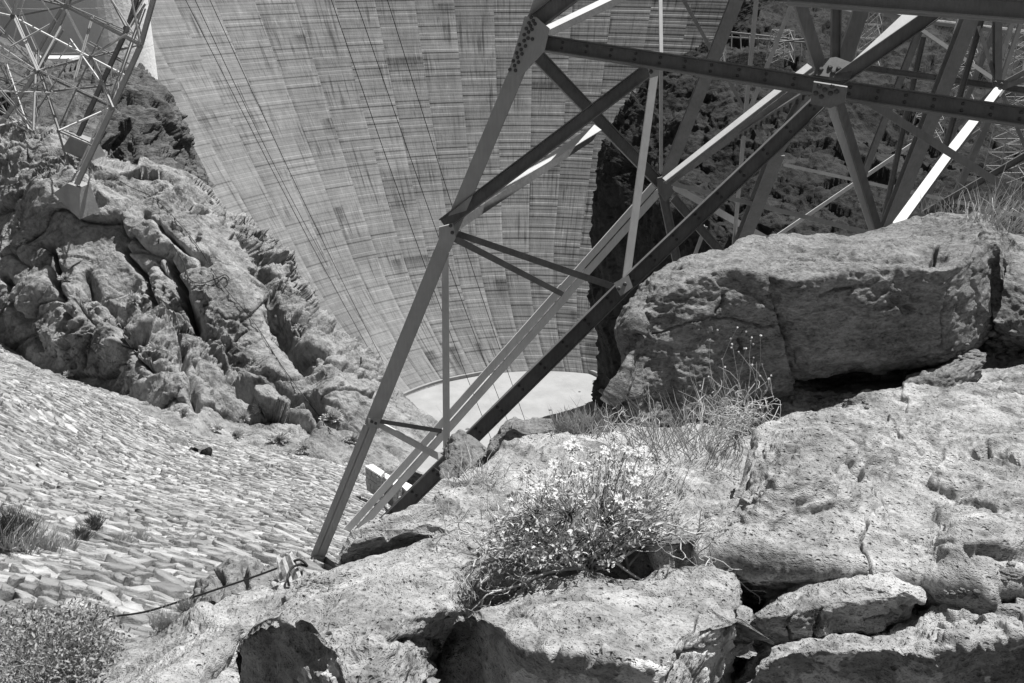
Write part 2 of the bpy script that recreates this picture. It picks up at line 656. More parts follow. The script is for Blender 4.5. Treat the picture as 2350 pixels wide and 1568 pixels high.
dam = empty('arch_dam', (AX, AY + 78, ZB))
tag(dam, 'huge curved concrete dam face with stained vertical streaks and horizontal pour lines', 'dam')
stains = [(3, 14, 0.0, 1.0, 0.5), ]
NL = 8
ztop = -19.0
nlift = int((ztop - (ZB - 12)) / LIFT)
for k in range(-4, 17):
    pa, pb = PH0 + k * DPH, PH0 + (k + 1) * DPH
    crand = rng.random() * 50
    for b0 in range(0, nlift, NL):
        zz, oo = [], []
        for j in range(b0, min(b0 + NL, nlift)):
            z0 = ZB - 12 + j * LIFT
            lo = rng.uniform(-0.008, 0.008)
            zz += [z0 + 0.0, z0 + 0.03, z0 + 0.5, z0 + 1.0, z0 + LIFT - 0.005]
            oo += [lo, 0.012 + lo, 0.008 + lo, 0.004 + lo, lo]
        zz = np.array(zz)
        oo = np.array(oo)
        ts = np.array([0.0, 0.008, 0.014, 0.2, 0.4, 0.6, 0.8, 0.986, 0.992, 1.0])
        to = np.array([-0.04, -0.04, 0, 0, 0, 0, 0, 0, -0.04, -0.04])
        PHI, Zg = np.meshgrid(pa + (pb - pa) * ts, zz)
        X = damface(PHI, Zg)
        Nn = np.stack([-np.sin(PHI), -np.cos(PHI), np.full_like(PHI, 0.7)], -1) / 1.22
        X = X + Nn * (oo[:, None] + to[None, :] + 0.0)[..., None]
        nr, nc = PHI.shape
        Fc = gridfaces(nr, nc)
        me = mkmesh('concrete_block', X.reshape(-1, 3), Fc, M['dam'])
        a = me.attributes.new('face', 'FLOAT_VECTOR', 'POINT')
        fvv = np.stack([(PHI - PH0) * 146.0, Zg, np.full_like(PHI, crand)], -1).astype(np.float32)
        a.data.foreach_set('vector', fvv.ravel())
        a = me.attributes.new('stain', 'FLOAT', 'POINT')
        sv = np.zeros((nr, nc), np.float32)
        if rng.random() < 0.09:
            c0_ = rng.choice([0.0, 0.0, 0.6, 0.8, 0.3])
            hgt = rng.uniform(0.35, 1.0)
            fz = (zz[-1] - zz) / (zz[-1] - zz[0])
            wz = np.clip(1 - fz / hgt, 0, 1) ** 1.0 * 0.8 * (fz > 0.01)
            wx = (ts >= c0_) & (ts <= c0_ + rng.choice([0.25, 0.4, 1.0]))
            sv = (wz[:, None] * wx[None, :]).astype(np.float32)
        sv = np.ascontiguousarray(sv).ravel()
        a.data.foreach_set('value', sv)
        link('concrete_block', me, dam)
# stained pour bands: dark run-off below a ledge, copied from the photograph (left, right, top, bottom)
from math import hypot


def hitdam(u, v):
    """point of the dam face in a measured direction"""
    lo, hi = 150.0, 900.0
    for _ in range(40):
        mid = (lo + hi) / 2
        p = P(u, v, mid)
        z = p[2]
        wv = (z - ZB) / 150.0
        r = 78.2 + 115.0 * wv - 10.9 * wv * wv
        xs = 10.0 * max(0, min(2, 1 - wv / 0.35)) ** 2
        if hypot(p[0] - AX - xs, p[1] - AY) > r and p[1] > AY - 60:
            hi = mid
        else:
            lo = mid
    return P(u, v, lo)


# ------------------------------------------------------------------ plaza at the foot of the dam
def plazapt(u, v):
    q = P(u, v, 1.0)
    return q * (ZB / q[2])


V = [(-400, 100, ZB), (-400, 330, ZB), (400, 330, ZB), (400, 100, ZB)]
V = [(-120, 200, ZB), (-120, 440, ZB), (60, 440, ZB), (60, 200, ZB)]
pl = mesh('plaza', V, [(0, 3, 2, 1)], M['plaza'])
tag(pl, kind='structure')
# far below everything: the canyon floor sheet
gr = mesh('canyon_floor', [(-1500, -300, -215), (1500, -300, -215), (1500, 1500, -215), (-1500, 1500, -215)], [(0, 1, 2, 3)], M['canyon'])
tag(gr, kind='structure')
# kerb wall round the plaza
kp = [(900, 925), (940, 906), (1000, 884), (1080, 866), (1170, 852), (1250, 847), (1320, 849), (1350, 856), (1405, 884), (1440, 902), (1480, 925)]
kc = crom([(a, b, 0) for a, b in kp], 60)
pts = np.array([plazapt(a, b) for a, b, _ in kc])
tn = np.gradient(pts, axis=0)
tn /= np.linalg.norm(tn, axis=1)[:, None]
nn = np.stack([-tn[:, 1], tn[:, 0], 0 * tn[:, 0]], 1)
sec = [(0, 0.0), (0, 1.5), (0.0, 1.6), (1.2, 1.6), (1.2, 0.9), (4.5, 0.9), (4.5, 0.0)]
X = np.stack([pts + nn * a + np.array([0, 0, b]) for a, b in sec], 0)
kb = mesh('kerb_wall', X.reshape(-1, 3), gridfaces(len(sec), 60)[:, ::-1], M['kerb'])
tag(kb, 'low curved concrete kerb wall between the dam foot and the pale plaza', 'wall')
# expansion joints of the plaza
for (a, b) in (((1150, 1000), (1110, 870)), ((1290, 870), (1400, 985)), ((1000, 930), (1060, 1010)), ((1180, 940), (1290, 1010))):
    p0, p1 = plazapt(*a), plazapt(*b)
    d = (p1 - p0) / np.linalg.norm(p1 - p0)
    s = np.array([-d[1], d[0], 0]) * 0.2
    up = np.array([0, 0, 0.02])
    j = mesh('slab_joint', [p0 - s + up, p0 + s + up, p1 + s + up, p1 - s + up], [(0, 3, 2, 1)], M['kerb'], pl)
for (a, b, r, lab_) in ((1365, 907, 0.9, 'largest dark debris patch on the plaza, nearest the right kerb'), (1262, 942, 0.7, 'dark debris patch in the middle of the pale plaza'), (1073, 985, 0.8, 'dark debris patch at the near left of the plaza, between upright strut and double channel'),
                        (1130, 955, .4, 'small debris speck left of the dark chord on the plaza'), (1330, 900, .4, 'small debris speck left of the largest patch on the plaza')):
    c = plazapt(a, b)
    th = np.linspace(0, 2 * np.pi, 8, endpoint=False)
    rr = r * rng.uniform(0.5, 1.2, 8)
    bot = np.stack([c[0] + 1.5 * rr * np.cos(th), c[1] + rr * np.sin(th), np.full(8, c[2])], 1)
    tp = np.stack([c[0] + rr * np.cos(th), c[1] + 0.7 * rr * np.sin(th), np.full(8, c[2] + 0.35)], 1)
    o = mesh('debris_pile', np.r_[bot, tp], [tuple(range(8, 16))] + [(i, (i + 1) % 8, 8 + (i + 1) % 8, 8 + i) for i in range(8)], M['dark'])
    tag(o, lab_, 'debris', 'debris patches on the plaza')

# ------------------------------------------------------------------ right canyon wall (in shade)
RX = rotm((1, 0.2, 0), 0.6)


def d_canyon(p, u, v):
    q = p @ RX.T
    a, e = facet(warp(q, 4, 18) / np.array([22, 22, 44]))
    o = 9.0 * a
    a, e = facet(warp(q, 2, 7) / np.array([8, 8, 14]) + 7)
    o += 4.5 * a
    a, e = facet(warp(q, 0.6, 2) / np.array([2.8, 2.8, 5]) + 17)
    o += 2.4 * a
    a, e = facet(q / np.array([1.2, 1.2, 2]) + 5)
    o += 0.9 * a
    o += 5.0 * fbm(q / np.array([38, 38, 60]), 7, 0.52)
    return o * 0.6


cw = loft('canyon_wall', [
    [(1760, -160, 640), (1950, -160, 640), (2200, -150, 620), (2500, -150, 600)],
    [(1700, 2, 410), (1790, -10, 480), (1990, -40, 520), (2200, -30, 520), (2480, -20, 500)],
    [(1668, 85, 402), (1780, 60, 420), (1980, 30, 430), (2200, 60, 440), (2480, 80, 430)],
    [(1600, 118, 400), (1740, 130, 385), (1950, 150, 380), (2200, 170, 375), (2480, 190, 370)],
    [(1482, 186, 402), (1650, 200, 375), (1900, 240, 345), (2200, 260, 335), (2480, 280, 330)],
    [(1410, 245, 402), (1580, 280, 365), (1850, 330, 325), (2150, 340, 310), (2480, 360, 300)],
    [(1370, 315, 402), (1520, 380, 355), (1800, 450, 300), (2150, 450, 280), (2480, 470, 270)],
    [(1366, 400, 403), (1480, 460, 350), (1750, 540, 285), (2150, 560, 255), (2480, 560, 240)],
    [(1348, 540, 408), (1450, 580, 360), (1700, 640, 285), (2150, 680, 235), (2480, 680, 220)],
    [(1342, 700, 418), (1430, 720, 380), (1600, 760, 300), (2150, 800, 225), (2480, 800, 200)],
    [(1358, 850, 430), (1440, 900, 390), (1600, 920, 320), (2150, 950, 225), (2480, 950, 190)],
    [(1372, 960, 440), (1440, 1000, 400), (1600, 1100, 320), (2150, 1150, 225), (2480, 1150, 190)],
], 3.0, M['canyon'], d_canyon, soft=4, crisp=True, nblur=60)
tag(cw, kind='structure')

# ------------------------------------------------------------------ left cliff
def slope_d(u, v):
    """distance of the paved slope in a measured direction"""
    q = P(u, v, 1.0)
    return -3.47 / (q[..., 2] + 0.37 * q[..., 0] + 0.538 * q[..., 1])


RC = rotm((0.1, 1, 0.2), math.radians(-38))


def saw(x):
    f = x - np.floor(x)
    return np.minimum(f / 0.85, (1 - f) / 0.15) - 0.5


def d_cliff(p, u, v):
    q = p @ RC.T
    a, e = facet(warp(q, 0.5, 2.2) / np.array([3.6, 2.6, 8.5]))
    o = 1.7 * a - 0.6 * np.exp(-(e / 0.035))
    k = np.clip(0.8 + 0.9 * vnoise(p / 5.0 + 3), 0.2, 1.5)
    o += k * 0.5 * saw(q @ np.array([0.42, 0.30, 0.12]) + 0.9 * vnoise(q / 3.5))
    o += k * 0.12 * saw(q @ np.array([-0.5, 0.9, 0.5]) + 0.9 * vnoise(q / 1.8 + 8))
    a, e = facet(warp(q, 0.2, 0.8) / np.array([1.4, 1.0, 2.8]) + 7)
    o += k * 0.95 * a
    a, e = facet(warp(q, 0.1, 0.3) / np.array([0.55, 0.45, 1.0]) + 3)
    o += k * 0.50 * a
    a, e = facet(q / np.array([0.25, 0.22, 0.4]) + 13)
    o += k * 0.22 * a
    o += 0.6 * fbm(q / np.array([4, 4, 8]), 6, 0.55)
    vb = np.interp(u, [-300, 0, 90, 280, 450, 560, 660, 750, 830, 930], [740, 800, 838, 910, 985, 1020, 1060, 1095, 1120, 1140])
    taper = np.clip((vb - v) / 60, 0.5, 1)
    taper = taper * np.clip((1010 - u) / 160, 0.3, 1)
    slab = np.exp(-(polydist(u, v, [(440, 560), (520, 660), (600, 780), (640, 850)]) / 62.0) ** 4)
    return o * 0.80 * taper * (1 - 0.72 * slab)


lc = [
    # crease lines of the photograph
    ([(375, 590), (405, 650), (440, 710), (480, 800), (520, 870), (545, 900)], 9, 2.4),
    ([(600, 640), (640, 700), (655, 770), (680, 820), (700, 850)], 9, 1.8),
    ([(120, 570), (140, 640), (165, 720), (190, 760)], 6, 1.2),
    ([(10, 640), (40, 700), (75, 760), (90, 800)], 8, 1.8),
    ([(205, 640), (250, 690), (300, 760), (330, 850), (410, 880)], 6, 1.1),
    ([(400, 780), (430, 850), (440, 900), (450, 960)], 6, 1.0),
    ([(270, 560), (330, 640), (360, 700), (400, 760)], 6, 1.2),
    ([(560, 900), (640, 900), (700, 920), (730, 960)], 10, 2.0),
    ([(700, 720), (760, 800), (830, 900), (900, 960)], 6, 1.0),
    ([(330, 480), (400, 560), (470, 620)], 5, 0.7),
]
lb = [(520, 640, 60, 150, 1.0, -32), (330, 820, 60, 60, 1.4, 0), (200, 720, 60, 70, 1.4, 0), (90, 690, 60, 70, 1.2, 0),
      (420, 915, 90, 50, 0.7, 20), (620, 880, 40, 50, 1.0, 0), (760, 880, 50, 90, 0.9, -35),
      (640, 720, 18, 120, -1.4, -25), (140, 470, 80, 50, 1.2, 0)]
sd_ = lambda u, v, k=1.0: float(slope_d(u, v)) * k
def cliffrow(pts_, f):
    out = []
    for (a, b) in pts_:
        dr = float(np.interp(a, [-300, 60, 320, 566, 700, 880, 1012], [62, 60, 59, 58, 56.5, 53, 50.5]))
        vb = float(np.interp(a, [-300, 0, 90, 280, 450, 560, 660, 750, 830, 930], [740, 800, 838, 910, 985, 1020, 1060, 1095, 1120, 1140]))
        db_ = (float(slope_d(a, vb)) if a < 850 else 38.5) + 0.9
        out.append((a, b, db_ + (dr - db_) * f))
    return out


base_row = [(-300, 740), (-60, 775), (0, 800), (90, 838), (180, 870), (280, 910), (370, 950), (450, 985), (560, 1020), (660, 1060), (750, 1095), (830, 1120), (930, 1140)]
low_row = [(a, b + 70, (float(slope_d(a, b + 70)) if a < 850 else 37) + 3.5) for a, b in base_row]
leftcliff = loft('cliff', [
    [(a, b + 30, c + 14) for a, b, c in cliffrow([(-300, 280), (-60, 285), (60, 296), (150, 312), (240, 345), (330, 372), (420, 395), (470, 430), (500, 470), (566, 515), (640, 610), (700, 708), (790, 785), (880, 858), (950, 920), (1012, 980)], 1)],
    cliffrow([(-300, 280), (-60, 285), (60, 296), (150, 312), (240, 345), (330, 372), (420, 395), (470, 430), (500, 470), (566, 515), (640, 610), (700, 708), (790, 785), (880, 858), (950, 920), (1012, 980)], 1.0),
    cliffrow([(-300, 360), (-60, 350), (60, 350), (150, 362), (250, 390), (330, 420), (400, 430), (448, 470), (480, 520), (540, 575), (640, 700), (730, 790), (830, 870), (920, 940), (1000, 1000)], 0.74),
    cliffrow([(-300, 440), (-60, 430), (60, 430), (150, 440), (230, 470), (310, 500), (380, 540), (430, 580), (470, 640), (540, 700), (640, 800), (800, 900), (960, 1020)], 0.55),
    cliffrow([(-300, 560), (-60, 560), (60, 560), (130, 580), (190, 610), (260, 640), (330, 680), (390, 730), (440, 780), (520, 840), (640, 900), (780, 960), (945, 1045)], 0.38),
    cliffrow([(-300, 680), (-60, 680), (60, 680), (130, 710), (190, 740), (260, 770), (330, 800), (390, 850), (450, 890), (540, 930), (650, 970), (780, 1020), (935, 1085)], 0.2),
    cliffrow(base_row, 0.0),
    low_row,
], 2.0, M['cliff'], d_cliff, cracks=lc, bumps=lb, soft=2, crisp=True, nblur=60)
tag(leftcliff, kind='structure')


def d_crag(p, u, v):
    q = p @ RC.T
    a, e = facet(warp(q, 1.4, 6) / np.array([7, 7, 16]))
    o = 4.5 * a
    o += 1.5 * saw(q @ np.array([0.16, 0.12, 0.04]) + 0.9 * vnoise(q / 8))
    a, e = facet(warp(q, 0.5, 2) / np.array([2.2, 2.2, 5]) + 4)
    o += 1.8 * a
    a, e = facet(q / np.array([0.8, 0.8, 1.6]) + 4)
    o += 0.7 * a
    o += 1.2 * fbm(q / np.array([7, 7, 16]), 6, 0.52)
    return o * 0.75


crag = loft('crag', [
    [(120, 190, 170), (260, 190, 172), (350, 215, 174), (400, 265, 174), (450, 350, 172), (480, 420, 168)],
    [(150, 178, 126), (232, 172, 128), (296, 166, 130), (345, 190, 132), (382, 222, 134), (402, 262, 135), (430, 325, 134), (436, 352, 133), (462, 415, 130), (478, 440, 126)],
    [(160, 230, 118), (240, 240, 119), (300, 235, 119), (350, 240, 121), (380, 280, 122), (405, 330, 123), (425, 356, 122), (452, 425, 120), (470, 450, 118)],
    [(165, 300, 113), (240, 300, 113), (280, 310, 112), (320, 320, 112), (350, 335, 113), (380, 350, 113), (415, 395, 113), (430, 420, 112), (450, 450, 111)],
    [(165, 360, 111), (230, 370, 110), (280, 380, 109), (320, 388, 109), (350, 395, 109), (380, 405, 109), (410, 415, 110), (430, 450, 110), (440, 480, 110)],
    [(165, 420, 113), (230, 430, 112), (280, 440, 112), (320, 448, 112), (350, 455, 112), (380, 465, 112), (410, 480, 112), (430, 500, 112), (440, 520, 112)],
], 2.4, M['crag'], d_crag, soft=2, crisp=True, nblur=40)
tag(crag, 'dark craggy outcrop standing between the left cliff and the dam', 'rock outcrop')
crag_l = loft('crag', [
    [(-300, 60, 160), (-60, 60, 160), (60, 110, 160), (200, 170, 160)],
    [(-300, 90, 118), (-60, 90, 118), (30, 130, 118), (110, 175, 120), (200, 200, 122), (280, 230, 124)],
    [(-300, 200, 104), (-60, 190, 104), (60, 215, 104), (130, 250, 105), (200, 270, 108), (270, 300, 112)],
    [(-300, 320, 96), (-60, 330, 96), (60, 340, 96), (130, 360, 97), (200, 390, 99), (270, 420, 104)],
], 3.0, M['crag'], d_crag, soft=2, crisp=True, nblur=40)
tag(crag_l, 'shadowed rock face rising behind the lattice tower at upper left', 'rock outcrop')

# ------------------------------------------------------------------ pale concrete structure at upper left
vb = empty('valve_house', P(240, 180, 175))
tag(vb, 'pale rounded concrete structure standing on the rock at the left end of the dam', 'concrete building')
cbase = P(250, 190, 200)
Rcyl = 13.0
cyl_c = np.array([P(345, 180, 190)[0] - Rcyl, P(345, 180, 190)[1] + 2.0, 0])
th = np.linspace(math.radians(-200), math.radians(20), 41)
zt, zb = -5.0, P(345, 300, 190)[2]
zz = np.arange(zb, zt, 7.5)
for i in range(0, 40, 5):                                   # formed panels of the drum
    for j, z0 in enumerate(zz):
        t = np.linspace(th[i], th[min(i + 5, 40)], 6)
        a = np.stack([cyl_c[0] + Rcyl * np.cos(t), cyl_c[1] + Rcyl * np.sin(t), np.full(6, z0)], 1)
        b2 = a + np.array([0, 0, 7.42])
        o = mesh('wall_panel', np.r_[a, b2], [(q, q + 1, q + 7, q + 6) for q in range(5)], M['white'], vb)
# flat wing wall running to the left, with a ledge
pa = P(232, 100, 186)
pb_ = P(-260, 100, 176)
dx = (pb_ - pa)
dx[2] = 0
Lw = np.linalg.norm(dx)
dx /= Lw
nw = np.array([-dx[1], dx[0], 0])
if nw[1] > 0:
    nw = -nw
for i in range(6):
    for j in range(10):
        s0, s1 = i * 6.5, (i + 1) * 6.5 - 0.05
        z0 = zb + j * 6.0
        q0 = np.array([pa[0], pa[1], 0]) + dx * s0
        q1 = np.array([pa[0], pa[1], 0]) + dx * s1
        off = nw * 0.02 * ((i + j) % 3)
        v8 = [q0 + off, q1 + off, q1 - nw * 1.5, q0 - nw * 1.5]
        V = [x + np.array([0, 0, z0]) for x in v8] + [x + np.array([0, 0, z0 + 5.95]) for x in v8]
        mesh('wall_panel', V, [(0, 1, 5, 4), (1, 2, 6, 5), (2, 3, 7, 6), (3, 0, 4, 7), (4, 5, 6, 7)], M['white'], vb)


def boxmesh(c, ax, hx, hy, hz):
    """c centre, ax = 3 unit axes, half sizes"""
    V = []
    for sz in (-1, 1):
        for sx, sy in ((-1, -1), (1, -1), (1, 1), (-1, 1)):
            V.append(c + ax[0] * sx * hx + ax[1] * sy * hy + ax[2] * sz * hz)
    return V, [(0, 3, 2, 1), (4, 5, 6, 7), (0, 1, 5, 4), (1, 2, 6, 5), (2, 3, 7, 6), (3, 0, 4, 7)]


EX = [np.array([1., 0, 0]), np.array([0, 1., 0]), np.array([0, 0, 1.])]
lc0, lc1 = P(48, 136, 150), P(172, 134, 150)
V, Fc = boxmesh((lc0 + lc1) / 2, EX, np.linalg.norm(lc1 - lc0) / 2, 2.0, 0.25)
o = mesh('ledge', V, Fc, M['white'], vb)
for (a, b) in ((212, 168), (220, 168)):
    c = P(a, b, 168)
    t = np.linspace(0, 2 * np.pi, 10, endpoint=False)
    o = mesh('drain_hole', np.r_[np.stack([c[0] + .3 * np.cos(t), 0 * t + c[1] - 3, c[2] + .3 * np.sin(t)], 1),
                                 np.stack([c[0] + .3 * np.cos(t), 0 * t + c[1] + 10, c[2] + .3 * np.sin(t)], 1)],
             [(i, (i + 1) % 10, 10 + (i + 1) % 10, 10 + i) for i in range(10)] + [tuple(range(10))], M['bolt'], vb)

# ------------------------------------------------------------------ hand-paved stone slope
rip = empty('paved_slope', P(300, 1000, 36))
tag(rip, kind='structure')
n0 = np.array([0.37, 0.538, 1.0])
n0 /= np.linalg.norm(n0)
sx_ = np.array([20.0, -11.3, -1.4])
sx_ -= n0 * (sx_ @ n0)
sx_ /= np.linalg.norm(sx_)
ty_ = np.cross(n0, sx_)
org = np.array([-4.7, 8.3, -6.2])
org += n0 * (-(org @ n0) + (-3.47 / math.sqrt(0.37 ** 2 + 0.538 ** 2 + 1)))


def slope_pt(s, t, h=0.0):
    s = np.asarray(s, float)
    t = np.asarray(t, float)
    h = h + 0.25 * np.sin(s * 0.21 + 1) * np.sin(t * 0.17) + 0.18 * np.sin(s * 0.5 + t * 0.33)
    return org + s[..., None] * sx_ + t[..., None] * ty_ + h[..., None] * n0


gs, gt = np.meshgrid(np.linspace(-60, 45, 90), np.linspace(-22, 60, 80))
X = slope_pt(gs, gt, -0.15)
mesh('slope_bed', X.reshape(-1, 3), gridfaces(80, 90)[:, ::-1], M['gully'], rip, smooth=True)


def project(p):
    d = p[..., 1] * cp - p[..., 2] * sp
    return 1175 + F * p[..., 0] / d, 784 - F * (p[..., 1] * sp + p[..., 2] * cp) / d, d


stones = []
t = -20.0
row = 0
while t < 56:
    h = rng.uniform(0.10, 0.23)
    s = -58 + rng.uniform(0, 1)
    while s < 44:
        wd = h * rng.uniform(0.9, 3.0)
        stones.append((s, t, wd, h))
        s += wd
    t += h
    row += 1
stones = np.array(stones)
cen = slope_pt(stones[:, 0] + stones[:, 2] / 2, stones[:, 1] + stones[:, 3] / 2, 0)
uu, vv, dd_ = project(cen)
vis = (dd_ > 4) & (uu > -350) & (uu < 1010) & (vv > 770) & (vv < 1660)
stones = stones[vis]
uu, vv, dd_ = uu[vis], vv[vis], dd_[vis]
size = stones[:, 2] * stones[:, 3] / dd_ ** 2
inframe = (uu > 5) & (uu < 850) & (vv < 1480) & (vv > 805)
bigorder = np.argsort(-(size * inframe))[:300]
isbig = np.zeros(len(stones), bool)
isbig[bigorder] = True


def stone_geo(s, t, wd, h, r):
    """an irregular flat slab: 7-sided outline, rough domed top, tilted"""
    g = 0.004 + 0.016 * r.random()
    base = np.array([(0.0, 0.12), (0.18, 0), (0.62, -0.03), (1.0, 0.1), (1.03, 0.6), (0.86, 1.0), (0.4, 1.04), (0.02, 0.8)])
    b = base + r.uniform(-0.17, 0.17, base.shape)
    ra = r.normal(0, 0.16)
    if r.random() < 0.10:
        h = h * 1.6
    skew = 0.12 * math.sin(t * 0.9) + 0.10 * math.sin(s * 1.7)
    t = t + 0.22 * math.sin(s * 1.1 + 0.4 * t) + 0.10 * math.sin(s * 3.1 + t) + 0.35 * math.sin(s * 0.31 + 1)
    x = s + g + (wd - 2 * g) * b[:, 0] + skew * b[:, 1]
    y = t + g + (h - 2 * g) * b[:, 1]
    x, y = x.mean() + (x - x.mean()) * math.cos(ra) - (y - y.mean()) * math.sin(ra), y.mean() + (x - x.mean()) * math.sin(ra) + (y - y.mean()) * math.cos(ra)
    hh = r.uniform(-0.03, 0.07)
    tx, ty2 = r.uniform(-0.12, 0.12), r.uniform(-0.20, 0.12)
    cx_, cy_ = x.mean(), y.mean()
    top = hh + tx * (x - cx_) + ty2 * (y - cy_) + r.uniform(-0.02, 0.02, 8)
    lo = slope_pt(x, y, np.full(8, -0.2))
    mid = slope_pt(x, y, top - 0.012)
    xi, yi = cx_ + (x - cx_) * 0.96, cy_ + (y - cy_) * 0.95
    tp = slope_pt(xi, yi, top + r.uniform(-0.006, 0.014, 8))
    cc = slope_pt(np.array([cx_]), np.array([cy_]), np.array([hh + r.uniform(-0.01, 0.01)]))
    V = np.r_[lo, mid, tp, cc]
    return V


SF = []
for i in range(8):
    j = (i + 1) % 8
    SF += [(i, j, 8 + j), (i, 8 + j, 8 + i), (8 + i, 8 + j, 16 + j), (8 + i, 16 + j, 16 + i), (16 + i, 16 + j, 24)]
SF = np.array(SF)
allV, allF, n = [], [], 0
for i in range(len(stones)):
    V = stone_geo(*stones[i], rng)
    if isbig[i]:
        c = V.mean(0)
        o = link('stone', mkmesh('stone', V - c, SF, M['stone']), None)
        o.location = c
        o.parent = rip
        o.matrix_parent_inverse = rip.matrix_basis.inverted()
    else:
        allV.append(V)
        allF.append(SF + n)
        n += len(V)
o = mesh('stone_field', np.concatenate(allV), np.concatenate(allF), M['stone'], rip)
tag(o, kind='stuff')

# ================================================================== FOREGROUND ROCK
RF = rotm((1, 0.3, 0), 0.35)


def d_fore(amp=1.0, big=1.0, seed=0.0, sc=1.0):
    def f(p, u, v):
        q = (p + seed) @ RF.T
        o = big * 0.09 * fbm(q / (1.1 * sc), 4, 0.5)
        a, e = facet(warp(q, 0.12, 0.4) / np.array([0.75, 0.75, 0.42]) / sc)
        o += amp * (0.07 * a - 0.018 * np.exp(-(e / 0.03)) * (vnoise(q / 0.9 + 20) > 0.1))
        k = np.clip(0.7 + 1.2 * vnoise(q / 0.7 + 4), 0.05, 1.6)
        a, e = facet(warp(q, 0.03, 0.1) / np.array([0.20, 0.20, 0.10]) / sc + 3)
        o += amp * k * 0.050 * a
        a, e = facet(q / np.array([0.06, 0.06, 0.035]) / sc + 5)
        o += amp * k * 0.026 * a
        o += 0.013 * amp * fbm(q / np.array([0.10, 0.10, 0.045]) / sc, 4, 0.65)
        f1, f2, rv = voronoi(q / 0.055 / sc)
        o -= 0.014 * amp * (rv > 0.68) * np.clip(1 - f1 / 0.5, 0, 1) ** 0.7
        f1, f2, rv = voronoi(q / 0.15 / sc + 5)
        o -= 0.035 * amp * (rv > 0.88) * np.clip(1 - f1 / 0.42, 0, 1)
        return o
    return f


def rock(name, label, rows, mat='fore', step=2.4, amp=1.0, big=1.0, seed=0.0, sc=1.0, kind=None, **kw):
    o = loft(name, rows, step, M[mat], d_fore(amp, big, seed, sc), **kw)
    if kind:
        tag(o, kind=kind)
    else:
        tag(o, label, 'rock')
    return o


